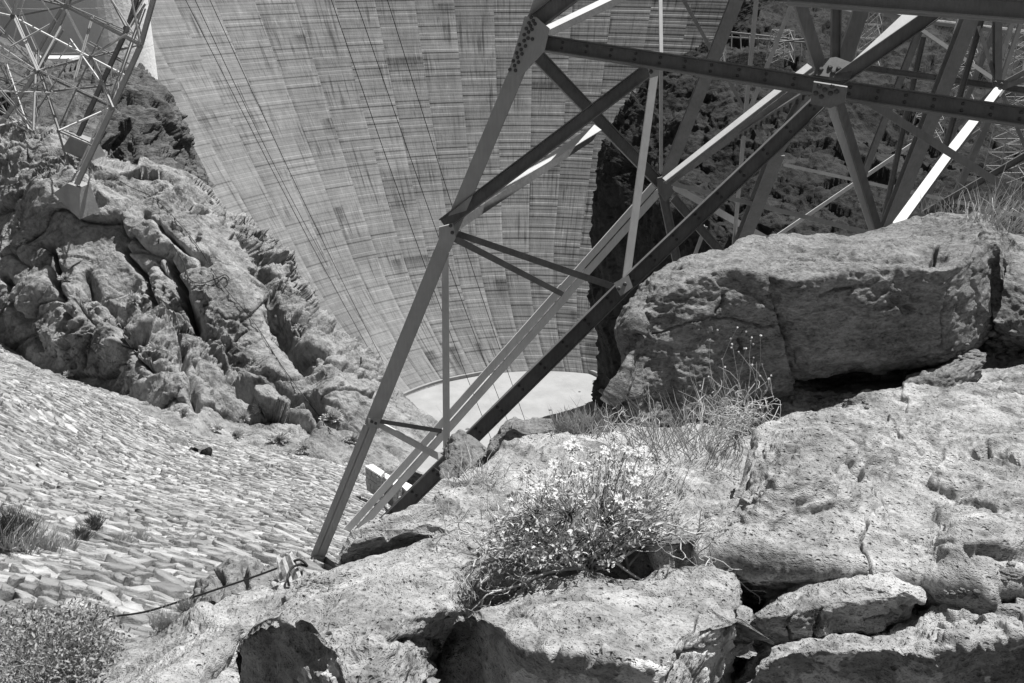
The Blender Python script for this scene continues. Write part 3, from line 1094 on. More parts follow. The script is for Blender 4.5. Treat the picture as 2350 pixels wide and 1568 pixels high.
# the bedrock slab the bush grows on
rock('bedrock', None, [
    [(930, 1230, 8.0), (1000, 1200, 8.2), (1100, 1140, 8.6), (1250, 1090, 9.4), (1390, 1000, 11), (1500, 960, 12), (1800, 880, 12.5), (2440, 780, 13)],
    [(952, 1178, 6.5), (975, 1160, 6.6), (989, 1138, 6.7), (1006, 1104, 6.8), (1036, 1091, 6.9), (1087, 1073, 7.1), (1145, 1056, 7.4), (1203, 1042, 7.8), (1266, 1026, 8.3), (1320, 1005, 8.9), (1359, 972, 9.5), (1392, 932, 10.1), (1450, 905, 10.5), (1600, 870, 10.9), (1800, 850, 11), (2100, 810, 11), (2440, 700, 11)],
    [(965, 1200, 6.0), (1010, 1170, 6.1), (1060, 1130, 6.4), (1120, 1110, 6.6), (1200, 1090, 6.9), (1300, 1065, 7.3), (1400, 1030, 8.1), (1480, 1010, 8.6), (1600, 985, 8.9), (1750, 955, 9.1), (1850, 935, 9.3), (2000, 925, 9.2), (2150, 910, 9.1), (2350, 860, 9.5), (2440, 840, 9.6)],
    [(985, 1230, 5.4), (1080, 1180, 5.6), (1200, 1150, 5.8), (1330, 1120, 6.1), (1450, 1090, 6.6), (1560, 1060, 7.1), (1650, 1010, 8.0), (1780, 975, 8.5), (1880, 955, 8.8), (2000, 985, 7.9), (2100, 1000, 7.7), (2250, 960, 8.2), (2440, 950, 8.2)],
    [(1000, 1260, 5.0), (1120, 1230, 5.0), (1300, 1200, 5.1), (1450, 1170, 5.3), (1560, 1140, 5.5), (1640, 1090, 5.8), (1760, 1050, 6.1), (1900, 1040, 6.2), (2050, 1060, 6.1), (2200, 1070, 6.0), (2440, 1080, 6.0)],
    [(1010, 1300, 4.7), (1200, 1290, 4.6), (1350, 1270, 4.7), (1500, 1245, 4.8), (1620, 1210, 4.9), (1750, 1180, 5.0), (1900, 1160, 5.1), (2050, 1180, 5.0), (2200, 1190, 4.9), (2440, 1210, 4.8)],
    [(1010, 1350, 4.3), (1200, 1330, 4.3), (1350, 1310, 4.4), (1500, 1290, 4.5), (1600, 1272, 4.5), (1700, 1282, 4.4), (1800, 1290, 4.35), (1900, 1300, 4.3), (1990, 1312, 4.25), (2100, 1330, 4.2), (2200, 1345, 4.1), (2300, 1340, 4.1), (2440, 1320, 4.2)],
    [(1010, 1420, 4.5), (1200, 1400, 4.6), (1350, 1380, 4.7), (1500, 1340, 4.75), (1620, 1320, 4.75), (1700, 1345, 4.6), (1770, 1370, 4.5), (1830, 1350, 4.5), (1950, 1340, 4.5), (2080, 1385, 4.35), (2200, 1390, 4.25), (2300, 1385, 4.2), (2440, 1375, 4.3)],
    [(1010, 1480, 4.8), (1400, 1440, 5.0), (1700, 1420, 4.8), (1950, 1420, 4.8), (2200, 1450, 4.5), (2440, 1430, 4.5)],
], mat='fore', step=2.2, kind='structure', soft=3, amp=1.15, big=1.3,
    bumps=[(1590, 1150, 170, 60, -0.30, -55), (1860, 1120, 170, 110, 0.16, -20), (2050, 1150, 120, 22, -0.07, 12), (1900, 1210, 140, 20, 0.06, -8), (2250, 1200, 100, 24, 0.07, 10), (1480, 1250, 90, 30, -0.15, -20), (1700, 1100, 120, 30, 0.10, -50), (1820, 1210, 90, 35, 0.14, -20), (2000, 1240, 120, 40, 0.12, 10),
           (1640, 1220, 70, 18, 0.10, -60), (1860, 1110, 130, 25, 0.12, 15), (2120, 1180, 110, 35, -0.16, -15), (2100, 1050, 150, 20, 0.12, 12),
           (1990, 1130, 60, 18, 0.08, 0), (2240, 1290, 60, 40, 0.10, 0), (2240, 1040, 60, 12, -0.2, 5), (1760, 1290, 160, 12, 0.06, 5)],
    cracks=[([(1720, 1010), (1660, 1110), (1590, 1190), (1500, 1285)], 38, 0.26), ([(1560, 1290), (1640, 1230), (1740, 1130), (1790, 1080)], 6, 0.04), ([(1990, 1310), (1970, 1270), (1985, 1240)], 2.5, 0.05),
            ([(1935, 1150), (2060, 1170), (2180, 1180), (2160, 1110), (2250, 1100)], 5, 0.06), ([(2300, 1180), (2250, 1230), (2310, 1290)], 3, 0.06),
            ([(2270, 1040), (2330, 1052), (2400, 1050)], 5, 0.12)],
    lichen=[[(1600, 1268), (1700, 1285), (1850, 1300), (1990, 1318), (2000, 1345), (1830, 1360), (1760, 1385), (1640, 1335)]])

# big fractured boulder, right of the crack
tb = [
    [(1752, 640, 12.0), (1850, 600, 12.4), (2000, 590, 12.8), (2160, 560, 13.2), (2280, 560, 13.2), (2380, 620, 12.8)],
    [(1754, 556, 10.6), (1800, 545, 10.9), (1880, 540, 11.0), (1950, 536, 11.2), (2030, 522, 11.4), (2100, 503, 11.6), (2160, 484, 11.8), (2230, 478, 11.8), (2268, 492, 11.5), (2300, 520, 11.3), (2330, 560, 11.0)],
    [(1753, 590, 9.9), (1800, 585, 10.0), (1900, 575, 10.2), (2000, 560, 10.4), (2100, 540, 10.6), (2180, 525, 10.7), (2230, 515, 10.6), (2262, 520, 10.4), (2290, 550, 10.3), (2320, 600, 10.2)],
    [(1752, 634, 9.0), (1813, 646, 8.8), (1870, 640, 8.85), (1932, 628, 8.95), (2000, 622, 9.05), (2064, 618, 9.1), (2130, 620, 9.1), (2180, 618, 9.15), (2235, 575, 9.7), (2285, 560, 10.0), (2300, 640, 9.9)],
    [(1763, 690, 9.05), (1813, 700, 8.93), (1870, 700, 8.93), (1932, 690, 9.0), (2000, 690, 9.05), (2064, 690, 9.15), (2130, 690, 9.2), (2184, 680, 9.25), (2240, 650, 9.8), (2285, 640, 10.1), (2300, 690, 10.0)],
    [(1784, 735, 9.15), (1830, 760, 9.08), (1880, 770, 9.08), (1940, 770, 9.12), (2000, 765, 9.18), (2064, 760, 9.25), (2130, 755, 9.35), (2190, 745, 9.45), (2245, 720, 9.9), (2285, 700, 10.2), (2300, 720, 10.1)],
    [(1802, 806, 9.28), (1840, 830, 9.2), (1890, 838, 9.22), (1950, 830, 9.25), (2010, 830, 9.3), (2070, 825, 9.38), (2130, 812, 9.48), (2195, 795, 9.6), (2250, 770, 10.0), (2284, 745, 10.3), (2297, 730, 10.3)],
    [(1815, 864, 9.45), (1862, 866, 9.4), (1901, 866, 9.4), (1950, 853, 9.42), (2011, 858, 9.5), (2060, 850, 9.55), (2108, 841, 9.65), (2196, 811, 9.8), (2253, 787, 10.2), (2284, 762, 10.4), (2297, 745, 10.5)],
    [(1815, 862, 11.2), (1901, 862, 11.2), (2011, 850, 11.3), (2108, 835, 11.5), (2196, 805, 11.7), (2253, 781, 11.9), (2297, 735, 12.2)],
]
rock('boulder', 'large dark boulder with sunlit top, right of the long crack, above the shadowed hollow', tb, mat='boulder', step=2.4, amp=0.8, big=0.8, soft=1, seed=3.3,
     bumps=[(2140, 590, 40, 14, -0.18, 0), (2060, 560, 60, 12, 0.10, -10), (1900, 600, 80, 12, 0.06, -15), (1960, 560, 50, 10, 0.06, -10), (2010, 700, 60, 40, 0.05, 0)],
     cracks=[([(2180, 640), (2165, 730), (2160, 800)], 1.6, 0.04), ([(1880, 672), (1960, 660)], 3, 0.05), ([(2055, 690), (2070, 712), (2085, 705)], 8, 0.10),
             ([(2150, 560), (2140, 598), (2125, 600)], 5, 0.25), ([(2235, 560), (2215, 640), (2240, 720)], 2, 0.05)])
# left of the crack
tl = [
    [(1440, 900, 11.0), (1480, 760, 11.2), (1560, 680, 11.5), (1650, 640, 11.8), (1758, 640, 12.0)],
    [(1404, 905, 8.9), (1432, 830, 9.0), (1442, 775, 9.1), (1452, 705, 9.2), (1480, 662, 9.3), (1512, 627, 9.5), (1560, 604, 9.7), (1620, 588, 9.9), (1690, 568, 10.2), (1720, 552, 10.5), (1757, 549, 10.7)],
    [(1400, 925, 8.5), (1436, 850, 8.5), (1452, 790, 8.6), (1462, 725, 8.7), (1490, 685, 8.8), (1520, 650, 8.95), (1565, 625, 9.2), (1630, 605, 9.5), (1700, 590, 9.8), (1730, 585, 9.9), (1752, 589, 9.9)],
    [(1397, 945, 8.9), (1440, 880, 8.85), (1462, 810, 8.8), (1480, 745, 8.78), (1512, 700, 8.78), (1545, 668, 8.8), (1590, 640, 8.85), (1640, 622, 8.9), (1700, 622, 8.9), (1730, 628, 8.9), (1750, 634, 8.95)],
    [(1395, 965, 8.85), (1450, 905, 8.8), (1490, 840, 8.8), (1520, 780, 8.8), (1560, 745, 8.82), (1600, 720, 8.85), (1640, 705, 8.9), (1690, 700, 8.92), (1730, 705, 8.95), (1760, 712, 9.0), (1774, 720, 9.02)],
    [(1395, 985, 8.8), (1450, 945, 8.8), (1500, 905, 8.82), (1550, 870, 8.87), (1600, 840, 8.92), (1650, 815, 9.0), (1690, 800, 9.05), (1730, 795, 9.1), (1770, 795, 9.12), (1796, 800, 9.15)],
    [(1400, 1010, 8.6), (1470, 992, 8.75), (1540, 975, 8.9), (1600, 950, 9.0), (1650, 930, 9.1), (1690, 915, 9.2), (1730, 905, 9.25), (1770, 895, 9.3), (1814, 885, 9.4)],
    [(1410, 1035, 9.2), (1480, 1010, 9.2), (1550, 990, 9.4), (1610, 970, 9.5), (1690, 945, 9.7), (1750, 935, 9.8), (1820, 912, 10)],
    [(1420, 1060, 10), (1550, 1010, 10.3), (1690, 970, 10.5), (1820, 920, 11)],
]
rock('boulder', 'rounded dark boulder left of the long crack, behind the small dry bush', tl, mat='boulder', step=2.4, amp=0.8, big=0.8, soft=1, seed=7.7,
     cracks=[([(1500, 770), (1600, 735), (1680, 725), (1765, 745)], 1.8, 0.04), ([(1640, 720), (1650, 700), (1655, 680)], 4, 0.05), ([(1446, 800), (1470, 760), (1475, 720)], 5, 0.08),
             ([(1690, 775), (1695, 800)], 5, 0.08)],
     bumps=[(1445, 760, 25, 50, 0.12, 20), (1450, 920, 30, 60, 0.10, 20)])
# mass closing the right edge of the picture behind the boulder
rock('boulder', 'shadowed rock mass at the right edge behind the large boulder', [
    [(2230, 560, 13.5), (2330, 540, 13.5), (2450, 560, 13.5)],
    [(2250, 500, 11.9), (2300, 512, 11.6), (2340, 540, 11.2), (2400, 560, 11.0), (2460, 560, 11)],
    [(2260, 560, 10.8), (2310, 590, 10.6), (2350, 600, 10.4), (2400, 610, 10.3), (2460, 620, 10.2)],
    [(2270, 660, 10.2), (2310, 670, 10.1), (2350, 690, 9.9), (2400, 700, 9.8), (2460, 700, 9.8)],
    [(2280, 740, 10.0), (2310, 750, 9.9), (2350, 760, 9.8), (2400, 770, 9.7), (2460, 770, 9.7)],
    [(2280, 800, 10.6), (2350, 820, 10.4), (2460, 830, 10.3)]], mat='boulder', step=2.6, amp=1.0, soft=1, seed=11.1)
# slab wedged under the boulder
rock('rock_slab', 'flat rock slab wedged under the right end of the large boulder', [
    [(2075, 860, 10.2), (2150, 830, 10.4), (2260, 800, 10.6)],
    [(2080, 862, 9.5), (2130, 845, 9.6), (2200, 815, 9.8), (2240, 808, 9.9), (2262, 815, 9.8)],
    [(2072, 878, 9.0), (2120, 868, 8.9), (2170, 858, 8.9), (2215, 840, 9.1), (2262, 826, 9.4)],
    [(2076, 900, 8.95), (2110, 910, 8.8), (2140, 915, 8.8), (2200, 880, 8.95), (2250, 850, 9.3)],
    [(2080, 912, 9.3), (2110, 922, 9.1), (2140, 926, 9.1), (2200, 895, 9.2), (2250, 860, 9.6)]], mat='boulder', seed=2.2, soft=1, amp=.7, big=.3)
rock('rock_slab', 'low layered slab lying deep in the shadowed hollow', [
    [(1830, 900, 10.0), (1950, 880, 10.2), (2080, 870, 10.2)],
    [(1832, 905, 9.9), (1900, 893, 10.0), (1990, 885, 10.0), (2060, 882, 9.9)],
    [(1835, 918, 9.45), (1900, 910, 9.5), (1990, 905, 9.5), (2060, 905, 9.5)],
    [(1838, 935, 9.6), (1900, 930, 9.6), (1990, 925, 9.6), (2060, 925, 9.6)]], mat='dark', seed=4.2, soft=1, amp=.7, big=.3)
rock('boulder', 'sunlit knob of rock on the cliff edge behind the flowers', [
    [(1130, 1060, 9.4), (1165, 1000, 9.6), (1220, 990, 9.8), (1300, 1010, 10)],
    [(1124, 1045, 8.6), (1130, 1018, 8.7), (1146, 992, 8.8), (1162, 969, 8.9), (1178, 957, 9.0), (1203, 963, 9.0), (1228, 955, 9.1), (1266, 962, 9.1), (1290, 984, 9.0), (1307, 996, 9.0)],
    [(1125, 1048, 8.5), (1134, 1022, 8.45), (1152, 998, 8.4), (1172, 980, 8.35), (1200, 992, 8.3), (1222, 998, 8.3), (1240, 990, 8.4), (1270, 985, 8.6), (1300, 1000, 8.8)],
    [(1128, 1062, 8.75), (1150, 1050, 8.6), (1175, 1040, 8.5), (1200, 1034, 8.45), (1230, 1025, 8.5), (1265, 1020, 8.7), (1300, 1020, 8.9)],
    [(1132, 1080, 9.1), (1165, 1075, 9.0), (1200, 1070, 9.0), (1260, 1050, 9.1), (1300, 1040, 9.2)]], seed=5.5, soft=1, amp=.9, big=.5, mat='boulder')
rock('boulder', 'small pointed stone standing on the cliff edge near the pipe end', [
    [(1332, 965, 9.8), (1350, 945, 9.9), (1368, 962, 9.8)],
    [(1332, 958, 9.2), (1342, 938, 9.25), (1352, 926, 9.3), (1360, 938, 9.2), (1366, 956, 9.2)],
    [(1334, 970, 8.9), (1345, 955, 8.9), (1352, 948, 8.9), (1360, 955, 8.9), (1367, 968, 8.9)],
    [(1336, 985, 9.0), (1352, 980, 9.0), (1366, 980, 9.0)]], seed=6.5, soft=0, amp=.5, big=.3, mat='boulder')
rock('boulder', 'dark rocks in the gully under the foot of the upright strut', [
    [(1015, 1030, 13), (1045, 1010, 13), (1085, 1005, 13), (1130, 1040, 12)],
    [(1022, 1040, 12), (1030, 1000, 12), (1048, 985, 12), (1078, 986, 12), (1090, 1004, 11.8), (1120, 1018, 11.4), (1130, 1040, 11)],
    [(1022, 1070, 11), (1040, 1050, 11), (1060, 1040, 11), (1080, 1045, 10.8), (1100, 1055, 10.5), (1130, 1060, 10)],
    [(1010, 1100, 10.5), (1040, 1095, 10.4), (1080, 1085, 10), (1130, 1075, 9.6)]], seed=9.5, soft=1, amp=1.5, big=1.5, mat='dark')

# lower left boulders
rock('boulder', 'rounded rock behind the lower boulder, crossed by the foot of the steel legs', [
    [(770, 1290, 6.2), (880, 1230, 6.4), (1000, 1200, 6.6), (1120, 1270, 6.2)],
    [(782, 1300, 5.0), (784, 1268, 5.1), (806, 1240, 5.2), (866, 1203, 5.4), (905, 1184, 5.5), (960, 1176, 5.5), (1010, 1167, 5.5), (1040, 1167, 5.4), (1066, 1184, 5.2), (1090, 1215, 5.0), (1112, 1250, 4.8)],
    [(785, 1273, 4.98), (800, 1254, 5.0), (866, 1228, 5.0), (931, 1216, 5.02), (996, 1214, 5.0), (1050, 1225, 4.85), (1105, 1262, 4.6)],
    [(784, 1302, 5.12), (841, 1278, 5.12), (877, 1263, 5.12), (938, 1241, 5.12), (996, 1224, 5.02), (1050, 1238, 4.8), (1108, 1278, 4.52)],
    [(786, 1335, 5.4), (850, 1310, 5.4), (900, 1290, 5.4), (950, 1270, 5.3), (1000, 1262, 5.1), (1050, 1290, 4.8), (1110, 1320, 4.4)],
    [(790, 1360, 5.6), (900, 1340, 5.6), (1000, 1320, 5.4), (1110, 1360, 4.6)]], seed=13.0, soft=2, big=.6)
rock('boulder', 'biggest boulder at lower left with a dark overhanging left face and sunlit top', [
    [(560, 1600, 4.6), (600, 1450, 4.8), (700, 1380, 5.0), (800, 1330, 5.2), (950, 1290, 5.3), (1110, 1330, 5.0)],
    [(534, 1500, 4.3), (536, 1478, 4.25), (548, 1452, 4.25), (578, 1430, 4.3), (614, 1398, 4.4), (657, 1363, 4.5), (686, 1330, 4.6), (740, 1312, 4.65), (783, 1297, 4.7), (838, 1277, 4.75), (880, 1262, 4.8), (940, 1241, 4.8), (996, 1225, 4.8), (1050, 1243, 4.65), (1108, 1290, 4.4), (1130, 1330, 4.3)],
    [(536, 1490, 4.2), (548, 1462, 4.16), (580, 1434, 4.14), (630, 1403, 4.14), (680, 1378, 4.14), (730, 1358, 4.14), (790, 1342, 4.14), (860, 1325, 4.14), (940, 1315, 4.12), (1020, 1325, 4.1), (1090, 1370, 4.2), (1120, 1410, 4.3)],
    [(537, 1490, 4.15), (570, 1446, 4.03), (612, 1420, 3.95), (655, 1411, 3.86), (705, 1415, 3.74), (760, 1418, 3.66), (830, 1415, 3.64), (910, 1415, 3.66), (970, 1430, 3.78), (1020, 1460, 4.15), (1050, 1480, 4.4)],
    [(537, 1492, 4.12), (562, 1450, 4.0), (602, 1424, 3.9), (640, 1418, 3.8), (690, 1430, 3.65), (730, 1452, 3.54), (775, 1480, 3.42), (830, 1495, 3.36), (880, 1500, 3.36), (930, 1500, 3.5), (965, 1505, 3.85), (990, 1520, 4.2)],
    [(537, 1494, 4.11), (562, 1453, 4.0), (602, 1427, 3.9), (640, 1421, 3.8), (690, 1433, 3.65), (722, 1457, 3.54), (765, 1503, 3.38), (785, 1545, 3.24), (800, 1600, 3.1), (850, 1650, 3.05), (920, 1660, 3.15), (980, 1650, 3.6)],
    [(537, 1515, 4.10), (560, 1490, 4.00), (600, 1478, 3.88), (640, 1482, 3.76), (685, 1490, 3.64), (725, 1510, 3.51), (762, 1545, 3.37), (780, 1600, 3.21), (800, 1680, 3.08), (900, 1760, 3.02), (980, 1800, 3.3)],
    [(538, 1600, 4.06), (560, 1600, 3.94), (600, 1600, 3.80), (660, 1610, 3.62), (730, 1640, 3.42), (780, 1700, 3.25), (900, 1800, 3.15), (980, 1850, 3.4)],
    [(560, 1700, 4.6), (600, 1740, 4.4), (700, 1800, 4.0), (1000, 1900, 3.4)]], seed=15.0, soft=2, big=.45, amp=0.7, lichen=[[(680, 1535), (760, 1520), (790, 1568), (820, 1640), (640, 1640)]],
    bumps=[(900, 1350, 60, 20, -0.06, -10), (720, 1390, 40, 14, -0.05, -30), (860, 1500, 60, 40, 0.06, 0), (950, 1470, 50, 16, -0.06, 0), (1000, 1400, 60, 16, 0.04, -15)])
rock('boulder', 'sunlit sloping slab in the lower left corner beside the leafy bush', [
    [(180, 1640, 6.6), (300, 1540, 7.0), (500, 1450, 7.4), (680, 1380, 7.6)],
    [(150, 1640, 4.9), (190, 1580, 5.1), (232, 1538, 5.3), (280, 1493, 5.5), (332, 1475, 5.7), (400, 1434, 5.9), (470, 1408, 6.1), (540, 1378, 6.3), (610, 1350, 6.4), (668, 1338, 6.4), (710, 1330, 6.3)],
    [(200, 1650, 4.5), (250, 1600, 4.6), (300, 1550, 4.8), (360, 1510, 5.0), (420, 1470, 5.2), (490, 1440, 5.4), (550, 1410, 5.5), (620, 1390, 5.5), (700, 1370, 5.4)],
    [(260, 1680, 4.1), (330, 1620, 4.2), (400, 1570, 4.35), (450, 1530, 4.5), (500, 1490, 4.7), (540, 1460, 4.8), (600, 1440, 4.9), (700, 1420, 4.9)],
    [(360, 1700, 3.9), (430, 1650, 4.0), (470, 1610, 4.2), (510, 1570, 4.5), (540, 1540, 4.7), (600, 1520, 4.9), (700, 1500, 5.0)],
    [(500, 1700, 4.2), (540, 1650, 4.4), (600, 1620, 4.8), (700, 1600, 5.0)]], seed=17.0, soft=2, big=.7, amp=0.9,
    bumps=[(495, 1555, 40, 25, -0.25, -30), (470, 1440, 40, 15, 0.1, 0)])
rock('boulder', 'dark broken rock outcrop under the black cable at lower left', [
    [(420, 1420, 10), (500, 1340, 10.5), (600, 1330, 10.5), (700, 1340, 10)],
    [(440, 1425, 8.6), (456, 1372, 8.8), (470, 1345, 8.9), (505, 1318, 9.0), (520, 1297, 9.1), (560, 1296, 9.1), (600, 1318, 9.0), (640, 1326, 8.8), (690, 1330, 8.5)],
    [(445, 1430, 8.1), (462, 1390, 8.2), (480, 1360, 8.3), (510, 1340, 8.3), (540, 1325, 8.4), (580, 1335, 8.3), (620, 1345, 8.1), (690, 1345, 8)],
    [(440, 1440, 7.6), (470, 1415, 7.6), (500, 1400, 7.6), (540, 1385, 7.7), (590, 1375, 7.6), (640, 1365, 7.5), (690, 1360, 7.4)],
    [(400, 1470, 7.2), (470, 1450, 7.0), (540, 1425, 7.0), (620, 1400, 7.0), (700, 1380, 7.0)]], seed=19.0, soft=1, amp=2.2, big=2.0, mat='boulder',
    cracks=[([(500, 1330), (520, 1360), (500, 1400)], 4, .2), ([(560, 1330), (580, 1360), (570, 1400)], 4, .2)])
# bottom slabs with lichen
rock('boulder', 'pale sunlit slab at the bottom with a lichen-covered front face, right of the biggest boulder', [
    [(940, 1600, 4.4), (1060, 1450, 4.6), (1200, 1390, 4.8), (1400, 1370, 5.0), (1720, 1380, 5.0)],
    [(992, 1490, 4.1), (1003, 1462, 4.05), (1020, 1432, 4.05), (1062, 1398, 4.05), (1111, 1378, 4.0), (1160, 1362, 4.1), (1205, 1325, 4.2), (1250, 1318, 4.2), (1300, 1312, 4.2), (1347, 1298, 4.2), (1400, 1308, 4.2), (1452, 1313, 4.2), (1510, 1302, 4.3), (1580, 1299, 4.3), (1654, 1301, 4.3), (1694, 1330, 4.2), (1697, 1372, 4.1)],
    [(1003, 1466, 4.0), (1024, 1434, 4.0), (1063, 1400, 3.98), (1100, 1388, 3.98), (1150, 1378, 3.98), (1200, 1355, 4.0), (1260, 1340, 4.02), (1330, 1330, 4.02), (1400, 1330, 4.02), (1470, 1335, 4.02), (1540, 1330, 4.05), (1600, 1328, 4.05), (1650, 1335, 4.02), (1685, 1370, 3.95), (1694, 1400, 3.88)],
    [(1003, 1468, 4.0), (1024, 1436, 4.0), (1062, 1402, 3.96), (1092, 1400, 3.9), (1130, 1415, 3.78), (1165, 1425, 3.7), (1220, 1425, 3.6), (1290, 1425, 3.55), (1360, 1425, 3.52), (1430, 1430, 3.5), (1500, 1430, 3.52), (1560, 1420, 3.6), (1620, 1412, 3.68), (1688, 1414, 3.78)],
    [(1003, 1470, 4.0), (1024, 1438, 3.99), (1062, 1405, 3.94), (1086, 1404, 3.88), (1118, 1426, 3.74), (1154, 1444, 3.62), (1190, 1482, 3.4), (1240, 1497, 3.28), (1332, 1501, 3.2), (1404, 1520, 3.12), (1520, 1527, 3.1), (1545, 1498, 3.22), (1568, 1466, 3.38), (1630, 1440, 3.55), (1692, 1425, 3.7)],
    [(1000, 1482, 4.12), (1020, 1462, 4.12), (1050, 1450, 4.06), (1085, 1462, 3.94), (1120, 1492, 3.80), (1170, 1540, 3.58), (1240, 1563, 3.40), (1332, 1570, 3.28), (1404, 1588, 3.19), (1520, 1592, 3.17), (1560, 1560, 3.32), (1600, 1520, 3.5), (1650, 1490, 3.66), (1694, 1475, 3.8)],
    [(985, 1510, 4.2), (975, 1540, 4.12), (980, 1570, 4.05), (1050, 1610, 3.92), (1120, 1650, 3.74), (1240, 1690, 3.5), (1404, 1700, 3.35), (1520, 1700, 3.33), (1600, 1640, 3.55), (1694, 1560, 4.0)],
    [(990, 1560, 4.6), (1100, 1760, 4.2), (1300, 1800, 4.0), (1500, 1800, 4.0), (1690, 1700, 4.4)]], seed=21.0, soft=2, big=.4, amp=0.7,
    lichen=[[(1180, 1545), (1240, 1503), (1404, 1526), (1520, 1531), (1568, 1472), (1700, 1430), (1700, 1800), (1150, 1800)]],
    bumps=[(1350, 1400, 80, 20, 0.03, 0), (1450, 1380, 60, 18, -0.04, 0), (1300, 1450, 90, 20, -0.04, 5)],
    cracks=[([(1520, 1560), (1570, 1500), (1620, 1490), (1690, 1430)], 2.5, .12), ([(1560, 1480), (1590, 1440), (1600, 1400)], 1.8, .05)])
rock('boulder', 'long rounded rock ridge split by cracks, in the middle of the bottom right', [
    [(1700, 1500, 4.6), (1730, 1440, 4.7), (1900, 1380, 4.9), (2060, 1370, 4.9), (2150, 1420, 4.7)],
    [(1698, 1480, 4.0), (1700, 1430, 4.1), (1712, 1404, 4.2), (1755, 1374, 4.3), (1800, 1346, 4.35), (1846, 1325, 4.4), (1900, 1312, 4.4), (1961, 1297, 4.4), (2000, 1300, 4.35), (2060, 1315, 4.3), (2125, 1353, 4.2), (2130, 1366, 4.15)],
    [(1702, 1500, 3.8), (1712, 1440, 3.9), (1740, 1415, 3.95), (1790, 1385, 4.05), (1840, 1360, 4.1), (1890, 1345, 4.1), (1950, 1330, 4.1), (2000, 1335, 4.05), (2050, 1355, 4.0), (2100, 1375, 4.0), (2122, 1385, 4.0)],
    [(1701, 1500, 4.02), (1704, 1428, 3.98), (1735, 1418, 3.92), (1764, 1414, 3.9), (1817, 1410, 3.9), (1846, 1400, 3.95), (1889, 1396, 3.95), (1910, 1384, 4.0), (1950, 1378, 4.0), (1990, 1376, 4.0), (2038, 1382, 3.98), (2076, 1371, 4.02), (2124, 1359, 4.1)],
    [(1701, 1555, 4.12), (1712, 1530, 4.08), (1731, 1505, 4.02), (1775, 1490, 3.98), (1822, 1476, 3.98), (1884, 1464, 4.0), (1945, 1460, 4.05), (2009, 1455, 4.07), (2040, 1440, 4.08), (2067, 1416, 4.12), (2100, 1385, 4.15), (2124, 1366, 4.18)],
    [(1700, 1620, 4.7), (1760, 1560, 4.6), (1860, 1510, 4.6), (2020, 1480, 4.6), (2124, 1400, 4.6)]], seed=23.0, soft=2, big=.5,
    cracks=[([(1815, 1470), (1812, 1430), (1830, 1400)], 3, .12), ([(1868, 1470), (1880, 1430), (1890, 1390)], 3, .14), ([(1990, 1430), (2040, 1420), (2075, 1390)], 3, .10),
            ([(1704, 1540), (1710, 1470), (1700, 1420)], 4, .1)])
rock('boulder', 'lowest right slab with a lit top and a pale lichen front along the bottom edge', [
    [(1690, 1660, 4.2), (1820, 1540, 4.3), (2100, 1460, 4.5), (2440, 1400, 4.6)],
    [(1688, 1640, 4.0), (1705, 1570, 4.0), (1731, 1512, 4.0), (1788, 1492, 4.0), (1822, 1478, 4.05), (1884, 1465, 4.1), (1945, 1460, 4.12), (2009, 1455, 4.15), (2067, 1417, 4.25), (2128, 1368, 4.5), (2200, 1362, 4.5), (2300, 1345, 4.5), (2440, 1330, 4.5)],
    [(1692, 1640, 3.85), (1712, 1575, 3.85), (1745, 1525, 3.85), (1795, 1500, 3.85), (1840, 1486, 3.88), (1900, 1478, 3.9), (1960, 1474, 3.9), (2020, 1466, 3.92), (2080, 1440, 3.98), (2140, 1410, 4.05), (2200, 1400, 4.05), (2300, 1390, 4.05), (2440, 1380, 4.05)],
    [(1694, 1640, 3.75), (1716, 1580, 3.75), (1750, 1534, 3.72), (1795, 1506, 3.7), (1846, 1494, 3.68), (1918, 1497, 3.62), (1990, 1494, 3.62), (2040, 1491, 3.6), (2090, 1498, 3.52), (2134, 1502, 3.48), (2180, 1488, 3.5), (2230, 1472, 3.55), (2300, 1465, 3.55), (2440, 1455, 3.58)],
    [(1700, 1660, 3.85), (1730, 1620, 3.8), (1770, 1590, 3.75), (1810, 1570, 3.73), (1860, 1565, 3.7), (1918, 1568, 3.66), (1990, 1568, 3.66), (2040, 1568, 3.64), (2090, 1570, 3.57), (2134, 1575, 3.53), (2180, 1568, 3.55), (2230, 1560, 3.6), (2300, 1550, 3.6), (2440, 1540, 3.63)],
    [(1710, 1760, 4.2), (1860, 1700, 4.0), (2090, 1700, 3.9), (2300, 1700, 3.9), (2440, 1700, 3.9)]], seed=25.0, soft=2, big=.4,
    lichen=[[(1700, 1640), (1750, 1540), (1800, 1512), (1918, 1502), (2040, 1496), (2134, 1508), (2230, 1478), (2440, 1462), (2440, 1800), (1700, 1800)]],
    cracks=[([(2340, 1430), (2360, 1460), (2370, 1500)], 4, .08)])
# soil sheet under all the foreground rocks
rock('soil', None, [
    [(-200, 1750, 7.5), (300, 1650, 8), (700, 1500, 8.5), (960, 1300, 9.5), (1100, 1250, 9.5), (1500, 1100, 10), (2000, 950, 11), (2440, 850, 12)],
    [(-200, 1800, 6), (300, 1720, 6), (700, 1600, 6), (1000, 1450, 5.8), (1200, 1420, 5.6), (1600, 1400, 5.2), (2000, 1400, 4.9), (2440, 1380, 4.6)],
    [(-200, 2200, 4), (300, 2100, 4), (700, 1900, 3.8), (1200, 1750, 3.8), (2000, 1700, 3.9), (2440, 1650, 4)]], step=8, mat='soil', kind='structure', amp=1)

bpy.context.view_layer.update()


